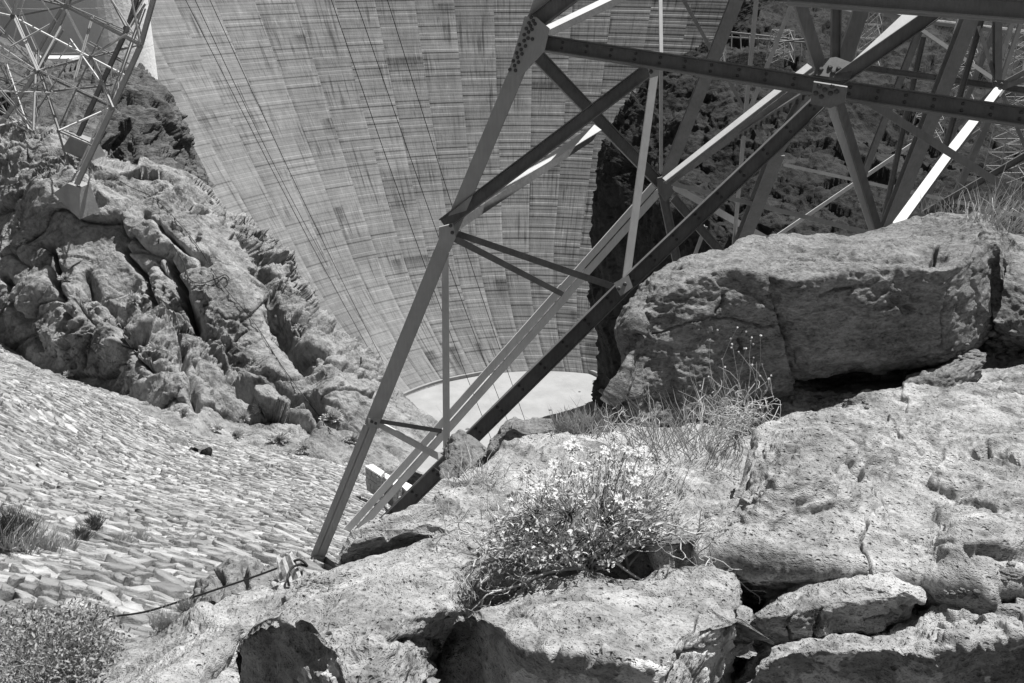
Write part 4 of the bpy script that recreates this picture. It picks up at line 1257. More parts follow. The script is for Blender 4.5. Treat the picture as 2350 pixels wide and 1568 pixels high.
def hit(u, v, objs, dflt, back=0.0):
    """distance at which a measured direction meets one of the objects"""
    r_ = P(u, v, 1.0)
    L_ = np.linalg.norm(r_)
    best = None
    for o in objs:
        ok, loc, nn_, idx = o.ray_cast(Vector((0, 0, 0)), Vector([float(x) for x in r_ / L_]))
        if ok:
            d = loc.length / L_
            best = d if best is None else min(best, d)
    return (dflt if best is None else best) - back


CL = [leftcliff, crag, crag_l]
FG = [o for o in bpy.data.objects if o.name.split('.')[0] in ('bedrock', 'boulder', 'rock_slab', 'soil')]

# ================================================================== STEEL
def sec_plate(a0, a1, b0, b1):
    return (a0, a1, b0, b1)


def member_mesh(p0, p1, kind, w, roll=0.0, th=None):
    """a rolled steel section from p0 to p1. local x = in-plane (up), y = towards the viewer side.
    Plates: rectangles in the (x, y) section plane."""
    p0 = np.asarray(p0, float)
    p1 = np.asarray(p1, float)
    t = p1 - p0
    L = np.linalg.norm(t)
    t = t / L
    ref = np.array([0.0, -1.0, 0.25])
    fy = ref - t * (ref @ t)
    fy /= np.linalg.norm(fy)
    fx = np.cross(fy, t)
    if fx[2] < 0 or (abs(fx[2]) < 0.15 and fx[0] > 0):
        fx = -fx
    c, s = math.cos(roll), math.sin(roll)
    ax, ay = fx * c + fy * s, -fx * s + fy * c
    h = w / 2
    th = th or max(0.012, w * 0.07)
    if kind == 'L':        # web towards viewer, flange on top running back
        pl_ = [(-h, h, -th, 0), (h - th, h, -w * 0.9, -th)]
    elif kind == 'Lb':     # flange on the lower edge
        pl_ = [(-h, h, -th, 0), (-h, -h + th, -w * 0.9, -th)]
    elif kind == 'Lf':     # flange on the lower edge standing out to the viewer
        pl_ = [(-h, h, -th, 0), (-h, -h + th, 0, w * 0.5)]
    elif kind == 'C':      # channel open to the viewer
        pl_ = [(-h, h, -th, 0), (h - th, h, 0, w * 0.4), (-h, -h + th, 0, w * 0.4)]
    elif kind == 'Cb':
        pl_ = [(-h, h, -th, 0), (h - th, h, -w * 0.5, -th), (-h, -h + th, -w * 0.5, -th)]
    elif kind == 'I':
        pl_ = [(-h, h, -th, 0), (h - th, h, -w * 0.45, w * 0.45), (-h, -h + th, -w * 0.45, w * 0.45)]
    elif kind == 'H':      # flange to the viewer, web behind
        pl_ = [(-h, h, -th, 0), (-th / 2, th / 2, -w * 0.85, -th), (-h, h, -w * 0.85 - th, -w * 0.85)]
    elif kind == 'CC':     # two channels back to back with a gap
        g = w * 0.06
        pl_ = [(g, h, -th, 0), (g, g + th, -w * .45, -th), (h - th, h, -w * .45, -th),
               (-h, -g, -th, 0), (-g - th, -g, -w * .45, -th), (-h, -h + th, -w * .45, -th)]
    else:                  # box / bar
        pl_ = [(-h, h, -w, 0)]
    V, Fc = [], []
    for (x0, x1, y0, y1) in pl_:
        b = len(V)
        for q in (p0, p1):
            for (x, y) in ((x0, y0), (x1, y0), (x1, y1), (x0, y1)):
                V.append(q + ax * x + ay * y)
        Fc += [(b, b + 1, b + 2, b + 3), (b + 7, b + 6, b + 5, b + 4), (b, b + 4, b + 5, b + 1), (b + 1, b + 5, b + 6, b + 2),
               (b + 2, b + 6, b + 7, b + 3), (b + 3, b + 7, b + 4, b)]
    return np.array(V), Fc, ax, ay


BOLT = None


def bolt_at(p, nrm, r, parent):
    global BOLT
    if BOLT is None:
        V, Fc = [], []
        for k, (rr, z) in enumerate(((1, 0), (0.95, 0.45), (0.55, 0.85))):
            for i in range(7):
                a = 2 * math.pi * i / 7
                V.append((rr * math.cos(a), rr * math.sin(a), z))
        for k in range(2):
            for i in range(7):
                j = (i + 1) % 7
                Fc.append((k * 7 + i, k * 7 + j, k * 7 + 7 + j, k * 7 + 7 + i))
        Fc.append(tuple(range(14, 21)))
        BOLT = mkmesh('bolt', V, Fc, M['bolt'])
    o = bpy.data.objects.new('bolt', BOLT)
    C.objects.link(o)
    o.parent = parent
    o.matrix_parent_inverse = parent.matrix_basis.inverted()
    o.location = Vector([float(x) for x in p])
    o.rotation_euler = Vector([float(x) for x in nrm]).to_track_quat('Z', 'Y').to_euler()
    o.scale = (r, r, r)
    return o


def sun_flange(parent, a, b, px0, px1, mat='steel'):
    """a wide flat flange turned up towards the sun side"""
    p0, p1 = P(*a), P(*b)
    t = (p1 - p0) / np.linalg.norm(p1 - p0)
    n = np.array(SUN) * 0.9 + np.array([0, -0.62, 0.25])
    n -= t * (n @ t)
    n /= np.linalg.norm(n)
    x = np.cross(n, t)
    vw = -(p0 + p1) / 2
    vw /= np.linalg.norm(vw)
    for _ in range(30):
        if n @ vw > 0.42:
            break
        n = n + 0.12 * vw
        n -= t * (n @ t)
        n /= np.linalg.norm(n)
    x = np.cross(n, t)
    k = max(0.35, abs(n @ vw))
    V = []
    for p, w_, d in ((p0, px0, a[2]), (p1, px1, b[2])):
        h = w_ * d / F / 2 / k
        V += [p - x * h, p + x * h, p + x * h - n * 0.02, p - x * h - n * 0.02]
    return mesh('flange', V, [(0, 1, 2, 3), (7, 6, 5, 4), (0, 4, 5, 1), (1, 5, 6, 2), (2, 6, 7, 3), (3, 7, 4, 0)], M[mat], parent)


def member(parent, name, a, b, kind, px, mat, roll=0.0, bolts=0, bw=0.0, endbolts=True):
    """a, b = (u, v, distance); px = apparent width at a"""
    if b[0] == 2420:
        b = tuple(p + (q - p) * 1.9 if i_ < 2 else p + (q - p) * 1.5 for i_, (p, q) in enumerate(zip(a, b)))
        bolts = int(bolts * 1.8)
    p0, p1 = P(*a), P(*b)
    wd = px * (a[2] + b[2]) / 2 / F
    V, Fc, ax, ay = member_mesh(p0, p1, kind, wd, roll)
    o = mesh(name, V, Fc, M[mat], parent)
    if bolts:
        for i in range(bolts):
            f = (i + 0.5) / bolts
            q = p0 + (p1 - p0) * f + ay * 0.005
            bolt_at(q + ax * wd * 0.24, ay, wd * 0.10, parent)
            bolt_at(q - ax * wd * 0.12, ay, wd * 0.10, parent)
    return o


def gusset(parent, outline, d, mat, thick=0.03, bolts=(), br=0.03):
    """outline: measured corners (u, v, distance) of a plate"""
    Q = np.array([P(q[0], q[1], q[2] * 0.986) for q in outline])
    cq = Q.mean(0)
    n = np.linalg.svd(Q - cq)[2][2]
    vd = cq / np.linalg.norm(cq)
    if abs(n @ vd) < 0.75:
        n = n * np.sign(n @ vd) + vd
        n /= np.linalg.norm(n)
    Q = np.array([P(q[0], q[1], 1.0) * ((n @ cq) / (n @ P(q[0], q[1], 1.0))) for q in outline])
    if n @ Q[0] > 0:
        n = -n
    m = len(Q)
    V = np.r_[Q + n * thick, Q]
    Fc = [tuple(range(m)), tuple(range(2 * m - 1, m - 1, -1))] + [(i, (i + 1) % m, m + (i + 1) % m, m + i) for i in range(m)]
    o = mesh('gusset_plate', V, Fc, M[mat], parent)
    for (u, v) in bolts:
        r_ = P(u, v, 1.0)
        tt = ((Q[0] + n * thick) @ n) / (r_ @ n)
        bolt_at(r_ * tt, n, br, parent)
    return o


# near tower -----------------------------------------------------------------
T1 = empty('lattice_tower', P(722, 1310, 17))
tag(T1, 'near riveted steel tower leaning over the gorge, its foot behind the lower left boulders', 'steel tower')
mb = lambda *a, **k: member(T1, *a, **k)
# outer leg (light grey flange towards us)
mb('leg', (716, 1310, 16.5), (852, 975, 16.0), 'I', 34, 'steel_mid', roll=math.pi / 2)
mb('leg', (852, 975, 16.0), (1012, 580, 15.2), 'H', 33, 'steel_mid')
mb('leg', (1012, 580, 15.2), (1200, 130, 14.0), 'H', 34, 'steel_mid')
mb('leg', (1200, 130, 14.0), (1262, -40, 13.4), 'H', 42, 'steel_mid')
# long lower chord, dark
mb('chord', (880, 1206, 15.2), (1425, 665, 14.6), 'I', 34, 'steel_dark', bolts=11)
mb('chord', (1425, 665, 14.6), (1893, 222, 13.8), 'I', 34, 'steel_dark', bolts=9)
# back double channel
mb('double_channel', (770, 1262, 22), (1300, 665, 21), 'CC', 36, 'steel')
mb('double_channel', (1300, 665, 21), (1512, 428, 20.5), 'CC', 34, 'steel')
# upright and light struts
mb('strut', (1021, 545, 15.6), (1025, 1058, 16.2), 'L', 16, 'steel')
mb('strut', (1505, 152, 14.6), (1437, 648, 14.6), 'L', 17, 'steel')
mb('strut', (866, 966, 16.0), (1014, 990, 16.4), 'Lb', 10, 'steel_dark')
mb('strut', (868, 974, 16.1), (1010, 1052, 16.4), 'L', 13, 'steel')
mb('strut', (1036, 532, 15.3), (1418, 662, 14.8), 'Lb', 15, 'steel_dark')
mb('strut', (1040, 546, 15.5), (1292, 676, 20.0), 'Lb', 14, 'steel_dark')
# big braces
mb('brace', (1018, 516, 15.0), (1500, 152, 14.2), 'C', 30, 'steel_dark', roll=-0.15)
mb('brace', (1034, 530, 15.6), (1370, 307, 16.6), 'L', 17, 'steel_dark')
sun_flange(T1, (1100, 466, 15.5), (1372, 292, 16.4), 4, 17)
mb('brace', (1226, 122, 14.6), (1521, 430, 19.5), 'C', 27, 'steel_dark')
mb('brace', (1545, 455, 20.5), (1655, 580, 21.5), 'C', 20, 'steel_dark')
mb('brace', (1228, 52, 13.7), (1322, -20, 13.2), 'C', 40, 'steel_dark')
mb('brace', (1256, 78, 15.5), (1440, -8, 16.0), 'L', 15, 'steel_dark')
sun_flange(T1, (1256, 64, 15.3), (1436, -22, 15.8), 10, 10)
# long near-horizontal chord
mb('chord', (1208, 94, 13.9), (1600, 154, 13.5), 'I', 35, 'steel_dark', bolts=7, roll=0.0)
mb('chord', (1600, 154, 13.5), (1918, 206, 13.1), 'I', 38, 'steel_dark', bolts=5)
mb('chord', (1918, 206, 13.1), (2420, 280, 12.4), 'I', 42, 'steel_dark', bolts=8)
gusset(T1, [(1206, 38, 13.9), (1232, 40, 13.7), (1262, 66, 13.6), (1250, 118, 13.7), (1196, 176, 13.9), (1166, 174, 14.1)], 14, 'steel_mid',
       bolts=[(1219, 40), (1224, 48), (1228, 55), (1214, 53), (1218, 60), (1221, 68), (1208, 66), (1213, 74), (1203, 80), (1203, 94), (1192, 103), (1206, 106), (1196, 114), (1186, 122), (1198, 124), (1188, 132), (1178, 140), (1190, 143), (1181, 151), (1170, 160), (1183, 162), (1212, 88), (1222, 90)], br=0.027)
gusset(T1, [(1008, 520, 15.0), (1040, 512, 14.95), (1046, 545, 15.1), (1030, 575, 15.2), (1006, 570, 15.2)], 15, 'steel_mid', bolts=[(1034, 518), (1038, 534)], br=0.03)
gusset(T1, [(1408, 650, 14.5), (1442, 632, 14.5), (1452, 660, 14.5), (1424, 680, 14.5)], 14, 'steel_mid', bolts=[(1420, 662), (1434, 652)], br=0.03)
gusset(T1, [(1005, 1040, 16.0), (1032, 1036, 16.0), (1036, 1064, 15.7), (1010, 1076, 15.7)], 16, 'steel_mid')
gusset(T1, [(845, 960, 16.0), (872, 962, 16.0), (870, 984, 16.0), (848, 982, 16.0)], 16, 'steel_mid', bolts=[(853, 968), (862, 972)], br=0.025)
gusset(T1, [(1484, 148, 14.0), (1512, 146, 14.0), (1512, 172, 14.1), (1492, 178, 14.1)], 14, 'steel_mid', bolts=[(1494, 156), (1494, 165)], br=0.03)
gusset(T1, [(1508, 408, 19.2), (1530, 402, 19.2), (1546, 440, 19.4), (1526, 462, 19.5), (1510, 440, 19.3)], 19, 'steel_dark')
gusset(T1, [(1868, 186, 13.0), (1945, 198, 12.9), (1940, 232, 13.0), (1906, 246, 13.2), (1860, 236, 13.2)], 13, 'steel_dark',
       bolts=[(1880, 198), (1893, 206), (1906, 214), (1920, 210), (1910, 198), (1885, 222), (1872, 214)], br=0.035)
gusset(T1, [(1866, 175, 13.3), (1880, 140, 13.3), (1918, 134, 13.3), (1962, 150, 13.2), (1950, 186, 13.1)], 13, 'steel_dark', bolts=[(1884, 160), (1905, 155), (1912, 166), (1925, 158)], br=0.035)
# hub members going up and right
mb('post', (1916, 168, 13.3), (1918, 4, 13.0), 'C', 22, 'steel_dark')
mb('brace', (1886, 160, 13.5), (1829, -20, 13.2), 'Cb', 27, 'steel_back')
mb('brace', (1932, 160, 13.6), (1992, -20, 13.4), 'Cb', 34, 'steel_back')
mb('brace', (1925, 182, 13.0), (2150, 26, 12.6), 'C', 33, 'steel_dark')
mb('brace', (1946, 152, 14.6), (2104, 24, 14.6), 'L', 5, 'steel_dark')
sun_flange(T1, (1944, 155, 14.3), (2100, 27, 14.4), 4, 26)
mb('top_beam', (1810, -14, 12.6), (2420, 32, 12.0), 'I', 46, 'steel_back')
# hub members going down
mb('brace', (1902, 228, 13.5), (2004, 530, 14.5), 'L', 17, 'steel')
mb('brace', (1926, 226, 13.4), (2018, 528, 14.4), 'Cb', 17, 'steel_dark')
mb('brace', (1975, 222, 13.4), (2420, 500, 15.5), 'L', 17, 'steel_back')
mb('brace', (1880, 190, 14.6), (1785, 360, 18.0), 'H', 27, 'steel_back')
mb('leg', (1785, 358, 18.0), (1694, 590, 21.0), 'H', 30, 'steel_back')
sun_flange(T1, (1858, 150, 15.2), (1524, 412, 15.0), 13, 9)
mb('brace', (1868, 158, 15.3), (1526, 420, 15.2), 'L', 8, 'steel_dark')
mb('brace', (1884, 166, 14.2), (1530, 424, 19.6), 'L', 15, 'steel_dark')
cb = member(T1, 'brace', (1864, 206, 14.0), (1600, 372, 18.8), 'L', 10, 'steel_dark')
# comb-like perforated flange
pa_, pb2 = P(1866, 204, 13.95), P(1604, 368, 18.7)
for i in range(44):
    f = i / 44
    q = pa_ + (pb2 - pa_) * f
    dd2 = 0.055
    V, Fc = boxmesh(q + np.array([0, -0.02, -0.035]), EX, 0.018, 0.01, 0.035)
    if i % 2:
        mesh('lacing_bar', V, Fc, M['bolt'], T1)
mb('leg', (1700, -20, 17.0), (1530, 408, 20.0), 'H', 27, 'steel_back')
mb('rod', (1739, -20, 17.0), (1722, 155, 18.0), 'box', 9, 'steel_mid')
mb('rod', (1722, 155, 18.0), (1684, 575, 21.0), 'box', 8, 'steel_mid')
mb('rod', (1822, 0, 22.0), (1720, 255, 22.0), 'L', 9, 'steel_back')
mb('rod', (1562, -12, 19.0), (1774, 368, 22.0), 'L', 8, 'steel_back')
mb('strut', (1536, 420, 20.0), (2000, 536, 19.0), 'Lb', 10, 'steel_mid')
mb('strut', (1546, 428, 20.3), (1790, 566, 21.5), 'L', 15, 'steel')
mb('strut', (1520, 440, 19.6), (1556, 615, 21.0), 'C', 20, 'steel_dark')
mb('rod', (1620, 520, 21.5), (1590, 600, 22), 'L', 8, 'steel_mid')
mb('post', (1516, -20, 17.5), (1518, 138, 17.0), 'box', 8, 'steel_mid')
mb('rod', (1518, 150, 17.0), (1518, 400, 20.0), 'box', 7, 'steel_mid')

# second tower behind, right ---------------------------------------------------
T2 = empty('lattice_tower', P(2290, 700, 30))
tag(T2, 'second steel tower on the right, seen through the near one, with a bright sunlit brace', 'steel tower')
mc = lambda *a, **k: member(T2, *a, **k)
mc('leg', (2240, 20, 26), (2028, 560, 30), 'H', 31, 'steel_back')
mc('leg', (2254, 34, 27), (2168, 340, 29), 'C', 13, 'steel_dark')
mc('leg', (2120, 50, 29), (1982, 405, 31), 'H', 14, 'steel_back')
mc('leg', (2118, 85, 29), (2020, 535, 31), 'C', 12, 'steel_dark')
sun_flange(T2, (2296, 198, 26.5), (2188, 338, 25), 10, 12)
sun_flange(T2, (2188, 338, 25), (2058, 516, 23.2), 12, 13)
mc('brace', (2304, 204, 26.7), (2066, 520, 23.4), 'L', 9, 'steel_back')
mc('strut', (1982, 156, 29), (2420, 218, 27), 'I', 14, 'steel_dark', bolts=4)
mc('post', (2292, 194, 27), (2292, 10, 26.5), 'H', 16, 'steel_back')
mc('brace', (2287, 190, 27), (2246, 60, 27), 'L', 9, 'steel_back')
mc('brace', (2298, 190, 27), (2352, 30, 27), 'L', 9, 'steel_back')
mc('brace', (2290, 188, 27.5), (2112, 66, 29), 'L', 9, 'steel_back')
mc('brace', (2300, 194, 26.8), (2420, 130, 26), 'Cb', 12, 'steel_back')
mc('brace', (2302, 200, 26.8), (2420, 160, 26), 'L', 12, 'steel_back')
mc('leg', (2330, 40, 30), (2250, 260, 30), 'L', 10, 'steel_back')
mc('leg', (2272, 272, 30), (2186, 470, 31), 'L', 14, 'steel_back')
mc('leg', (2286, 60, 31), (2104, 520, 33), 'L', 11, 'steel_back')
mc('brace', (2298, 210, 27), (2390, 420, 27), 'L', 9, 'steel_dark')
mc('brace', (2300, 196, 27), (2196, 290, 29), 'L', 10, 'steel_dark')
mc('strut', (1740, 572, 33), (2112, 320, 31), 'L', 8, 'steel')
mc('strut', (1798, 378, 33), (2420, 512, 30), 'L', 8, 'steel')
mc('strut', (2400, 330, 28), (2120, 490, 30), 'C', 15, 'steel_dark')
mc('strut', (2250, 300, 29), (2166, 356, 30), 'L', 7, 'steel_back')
gusset(T2, [(2276, 182, 26.9), (2312, 186, 26.8), (2308, 208, 26.8), (2280, 204, 26.9)], 27, 'steel_dark', bolts=[(2284, 190), (2298, 194)], br=0.05)

# left tower ---------------------------------------------------------------------
T3 = empty('lattice_tower', P(170, 430, 57))
tag(T3, 'tall lattice tower at upper left standing on concrete footings on the rock', 'steel tower')
ml = lambda a, b, px, mat='steel_mid', kind='L', roll=0.0, name='brace': member(T3, name, a, b, kind, px, mat, roll)
D0, D1, D2 = 52, 58, 66
legs = [[(352, -8), (321, 104), (257, 247), (174, 424)], [(314, -8), (290, 67), (232, 191), (178, 312)],
        [(158, -8), (151, 18), (84, 164), (-30, 330)], [(146, -8), (140, 20), (86, 118), (60, 170)]]
for k, (L_, dd3, ww) in enumerate(((legs[0], 50, 10), (legs[1], 54, 9), (legs[2], 53, 8), (legs[3], 56, 6))):
    for i in range(3):
        ml((*L_[i], dd3), (*L_[i + 1], dd3 + 1), ww, 'steel_mid' if k != 1 else 'steel_dark', 'H', 0, 'leg')
for off2 in (6, 12):
    ml((340 - off2, 20, 51), (262 - off2, 236, 52), 3, 'steel_mid', 'L', 0.6, 'leg')
    ml((262 - off2, 236, 52), (190 - off2, 390, 53), 3, 'steel', 'L', 0.6, 'leg')
tl_ = [((151, 15), (321, 104), 6), ((155, 12), (318, 98), 3), ((160, 20), (300, 80), 3), ((151, 22), (208, 132), 6), ((208, 132), (257, 247), 5),
       ((84, 164), (321, 104), 4), ((84, 164), (257, 247), 5), ((30, 40), (290, 176), 4), ((29, 39), (84, 164), 6), ((151, 15), (29, 39), 4),
       ((90, 168), (134, 302), 5), ((134, 302), (257, 247), 4), ((134, 302), (209, 334), 4), ((134, 302), (170, 425), 5), ((84, 164), (-10, 222), 5),
       ((84, 164), (-10, 100), 4), ((84, 160), (-10, 60), 3), ((84, 170), (-10, 120), 3), ((120, 210), (257, 196), 4), ((120, 210), (77, 299), 4),
       ((84, 118), (77, 299), 4), ((-10, 130), (77, 299), 3), ((-10, 250), (80, 306), 4), ((-10, 262), (60, 300), 3), ((77, 299), (-10, 200), 4),
       ((290, 67), (250, -8), 5), ((290, 67), (330, -8), 4), ((250, -8), (321, 100), 3), ((321, 104), (300, -8), 4), ((334, 10), (282, 90), 4),
       ((0, -8), (29, 39), 6), ((29, 39), (-10, 30), 5), ((29, 39), (40, -8), 5), ((29, 39), (-10, 95), 5), ((60, -8), (151, 15), 4), ((90, -8), (130, 50), 3),
       ((151, 15), (210, -8), 5), ((151, 15), (110, -8), 4), ((45, 30), (120, 200), 3), ((55, 0), (20, 130), 3), ((110, 60), (20, 110), 3), ((20, 160), (120, 216), 3),
       ((-10, 180), (120, 216), 3), ((-10, 210), (130, 214), 3), ((0, 240), (90, 190), 3), ((40, 300), (-8, 225), 3), ((60, 300), (10, 150), 3), ((-10, 290), (70, 270), 3),
       ((210, 40), (170, 180), 3), ((240, 60), (200, 150), 3), ((200, 100), (290, 150), 3), ((160, 100), (90, 200), 3), ((140, 60), (84, 164), 4), ((146, 70), (88, 168), 3),
       ((232, 191), (130, 216), 4), ((232, 191), (160, 90), 3), ((208, 132), (290, 80), 4), ((208, 132), (134, 296), 4), ((150, 150), (60, 290), 3), ((257, 247), (330, 6), 3)]
tl_ += [((a[0] + 5, a[1] - 4), (b[0] + 5, b[1] - 3), 2.4) for i, (a, b, c) in enumerate(tl_) if i % 2 == 0]
for i, (a, b, ww) in enumerate(tl_):
    dd4 = (50, 53, 56, 51)[i % 4]
    ml((*a, dd4), (*b, dd4 + (3 if i % 2 else -1)), ww * 0.95, ('steel_mid', 'steel', 'steel_back', 'steel_back')[(i * 7) % 4], 'L', 0.5 * (i % 3))
for (c, r) in (((321, 104), 8), ((290, 67), 8), ((257, 247), 7), ((84, 164), 7), ((208, 132), 5), ((151, 16), 7), ((232, 191), 6), ((29, 39), 6), ((134, 302), 4)):
    gusset(T3, [(c[0] - r, c[1] - r * .4, 50), (c[0] - r * .3, c[1] - r, 50), (c[0] + r, c[1] - r * .5, 50), (c[0] + r * .8, c[1] + r * .6, 50), (c[0] - r * .4, c[1] + r, 50)], 50, 'steel_dark', thick=0.05)
for (s_, lab) in ((((155, 421, 51.3), (183, 431, 51.0), (183, 504, 51.0), (122, 444, 51.8), 1.0), 'tapered concrete footing with a sunlit top, under the left tower leg'),
                  (((160, 314, 56.5), (202, 328, 56.2), (202, 372, 55.4), (140, 344, 56), 1.0), 'smaller concrete footing behind, higher on the cliff under the left tower')):
    p0_ = P(*s_[0])
    nf = np.array([-0.45, -0.88, 0.12])
    A, B_, C_, D_ = [P(q[0], q[1], 1.0) * ((nf @ p0_) / (nf @ P(q[0], q[1], 1.0))) for q in s_[:4]]
    back = np.array([0.25, 0.7, 0.05])
    V = np.array([A, B_, C_, D_, A + back, B_ + back, C_ + back * 2, D_ + back * 2])
    o = mesh('concrete_footing', V, [(0, 3, 2, 1), (0, 1, 5, 4), (1, 2, 6, 5), (3, 0, 4, 7)], M['footing'])
    tag(o, lab, 'footing', 'concrete tower footings')

# far small towers over the right canyon --------------------------------------------
def far_tower(u, vtop, vbot, d, wt, wb, n, label, lean=0.0):
    root = empty('lattice_tower', P(u, vbot, d))
    tag(root, label, 'steel tower', 'distant lattice towers below the road')
    sc = d / F
    base = P(u, vbot, d)
    H = (vbot - vtop) * sc / cp
    lv = []
    for i in range(n + 1):
        f = i / n
        ww = (wb + (wt - wb) * f) * sc / 2
        c = base + np.array([lean * f * H, 0, H * f])
        lv.append([c + np.array([x * ww, y * ww, 0]) for x, y in ((-1, -1), (1, -1), (1, 1), (-1, 1))])
    bw_ = 0.9 * sc
    def bar(nm, p, q, k):
        V, Fc, _, _ = member_mesh(p, q, 'L', k, 0.4, th=k * 0.3)
        mesh(nm, V, Fc, M['steel_far'], root)
    for j in range(4):
        bar('leg', lv[0][j], lv[-1][j], bw_ * 2.0)
    for i in range(n):
        for j in range(4):
            k = (j + 1) % 4
            bar('brace', lv[i][j], lv[i + 1][k], bw_)
            if j in (0, 2):
                bar('brace', lv[i][k], lv[i + 1][j], bw_)
            bar('cross_bar', lv[i + 1][j], lv[i + 1][k], bw_ * 1.3)
    return root


far_tower(2190, 42, 260, 215, 34, 60, 7, 'pale distant lattice tower between the two right hand legs of the second tower')
far_tower(2125, 250, 330, 200, 40, 60, 3, 'low pale lattice frame under the crossing of the long chord at right')
far_tower(2310, 215, 420, 190, 60, 80, 7, 'dense pale lattice tower near the right edge above the grass')
far_tower(1990, 40, 150, 235, 30, 44, 4, 'small pale lattice tower just right of the dark hub post')
far_tower(1790, 78, 142, 260, 40, 52, 3, 'short lattice tower standing beside the catwalk, left of the hub')
far_tower(1650, 100, 150, 280, 18, 24, 2, 'little lattice frame on the rim where the dam meets the rock')
far_tower(2335, 60, 160, 210, 36, 46, 4, 'pale lattice tower at the right edge under the road wall')

# catwalk, road wall, masonry, poles, vehicles on the far rim
cat = empty('catwalk', P(1760, 95, 262))
tag(cat, 'thin pale catwalk crossing the dark rock on slender supports', 'catwalk')
for (a, b, k) in (((1674, 75, 270), (1848, 94, 255), 0.5), ((1676, 86, 268), (1846, 98, 253), 0.35), ((1626, 92, 280), (1680, 86, 270), 0.5), ((1776, 99, 250), (1848, 90, 250), 0.3)):
    V, Fc, _, _ = member_mesh(P(*a), P(*b), 'L', k, 0.5, th=0.15)
    mesh('deck_beam', V, Fc, M['steel_back'], cat)
for i in range(9):
    u = 1680 + i * 20
    V, Fc, _, _ = member_mesh(P(u, 78 + i * 2, 262), P(u + rng.uniform(-3, 3), 112 + i * 2, 262), 'L', 0.25, 0.5, th=0.1)
    mesh('support', V, Fc, M['steel_back'], cat)


def wall_run(name, label, pts_, h, th_, mat, cat_):
    """pts_: measured (u, v, d) of the top line"""
    Q = np.array([P(*q) for q in pts_])
    t_ = np.gradient(Q, axis=0)
    n_ = np.stack([-t_[:, 1], t_[:, 0], 0 * t_[:, 0]], 1)
    n_ /= np.linalg.norm(n_, axis=1)[:, None]
    S = [Q - np.array([0, 0, h]), Q, Q + n_ * th_, Q + n_ * th_ - np.array([0, 0, h])]
    X = np.stack(S, 0)
    o = mesh(name, X.reshape(-1, 3), gridfaces(4, len(Q)), M[mat])
    tag(o, label, cat_)
    return o


wall_run('road_wall', 'pale concrete road wall along the far rim at the top right', [(1995, 18, 330), (2080, 38, 320), (2130, 44, 312), (2240, 56, 300), (2420, 78, 285)], 1.6, 0.8, 'road', 'wall')
wall_run('road_wall', 'short pale length of road wall behind the hub posts', [(1895, 13, 335), (1930, 19, 330), (1965, 24, 330)], 1.6, 0.8, 'road', 'wall')
wall_run('road_wall', 'upper pale parapet crossing behind the top right beam', [(2140, 26, 335), (2240, 36, 325), (2420, 55, 310)], 1.0, 0.8, 'road', 'wall')
for (u, v0, v1, lab) in ((2326 - 142, 65, 112, 'upper pale pole leaning in the far canyon, right of the bright brace'), (2277, 130, 172, 'middle pale pole left of the second tower hub'), (2343, 140, 190, 'pale pole at the right edge of the canyon'),
                         (2193, 42, 66, 'topmost short pale pole')):
    V, Fc, _, _ = member_mesh(P(u, v1, 200), P(u + 9, v0, 200), 'box', 0.34, 0)
    tag(mesh('pole', V, Fc, M['steel_far']), lab, 'pole', 'pale poles in the canyon')
# masonry retaining wall with curved crest
Q = np.array([P(*q) for q in [(1650, 141, 300), (1680, 129, 296), (1720, 122, 290), (1760, 125, 285), (1800, 138, 282)]])
Qb = np.array([P(*q) for q in [(1650, 175, 298), (1680, 175, 292), (1720, 175, 286), (1760, 175, 281), (1800, 175, 279)]])
rw = empty('masonry_wall', Qb[2])
tag(rw, 'curved rubble masonry retaining wall below the catwalk', 'wall')
for i in range(4):
    for j in range(6):
        n_ = 4
        for s_ in range(n_):
            fa, fb = s_ / n_, (s_ + 0.93) / n_
            def lerp(f, g):
                a = Q[i] * (1 - f) + Q[i + 1] * f
                b = Qb[i] * (1 - f) + Qb[i + 1] * f
                return a * (1 - g) + b * g
            g0, g1 = j / 6, (j + 0.9) / 6
            mesh('stone', [lerp(fa, g0), lerp(fb, g0), lerp(fb, g1), lerp(fa, g1)], [(0, 3, 2, 1)], M['canyon'], rw)
# trucks parked on the rim
for (u, v, lab, wv_) in ((1745, 2, 'white vehicle parked on the far rim, left of the thin upright rod', 5.0), (1715, 4, 'second pale vehicle on the far rim at the dam end', 4.0)):
    c = P(u, v, 380)
    t_ = empty('parked_vehicle', c)
    tag(t_, lab, 'vehicle')
    V, Fc = boxmesh(c + np.array([0, 0, 0.9]), EX, wv_ / 2, 1.0, 0.5)
    mesh('body', V, Fc, M['white'], t_)
    V, Fc = boxmesh(c + np.array([0.2, 0, 1.75]), EX, wv_ / 3.4, 0.9, 0.36)
    mesh('cab', V, Fc, M['steel_dark'], t_)
    for sx1 in (-1, 1):
        V, Fc = boxmesh(c + np.array([sx1 * wv_ / 3, -1.0, 0.35]), EX, 0.4, 0.12, 0.35)
        mesh('wheel', V, Fc, M['bolt'], t_)

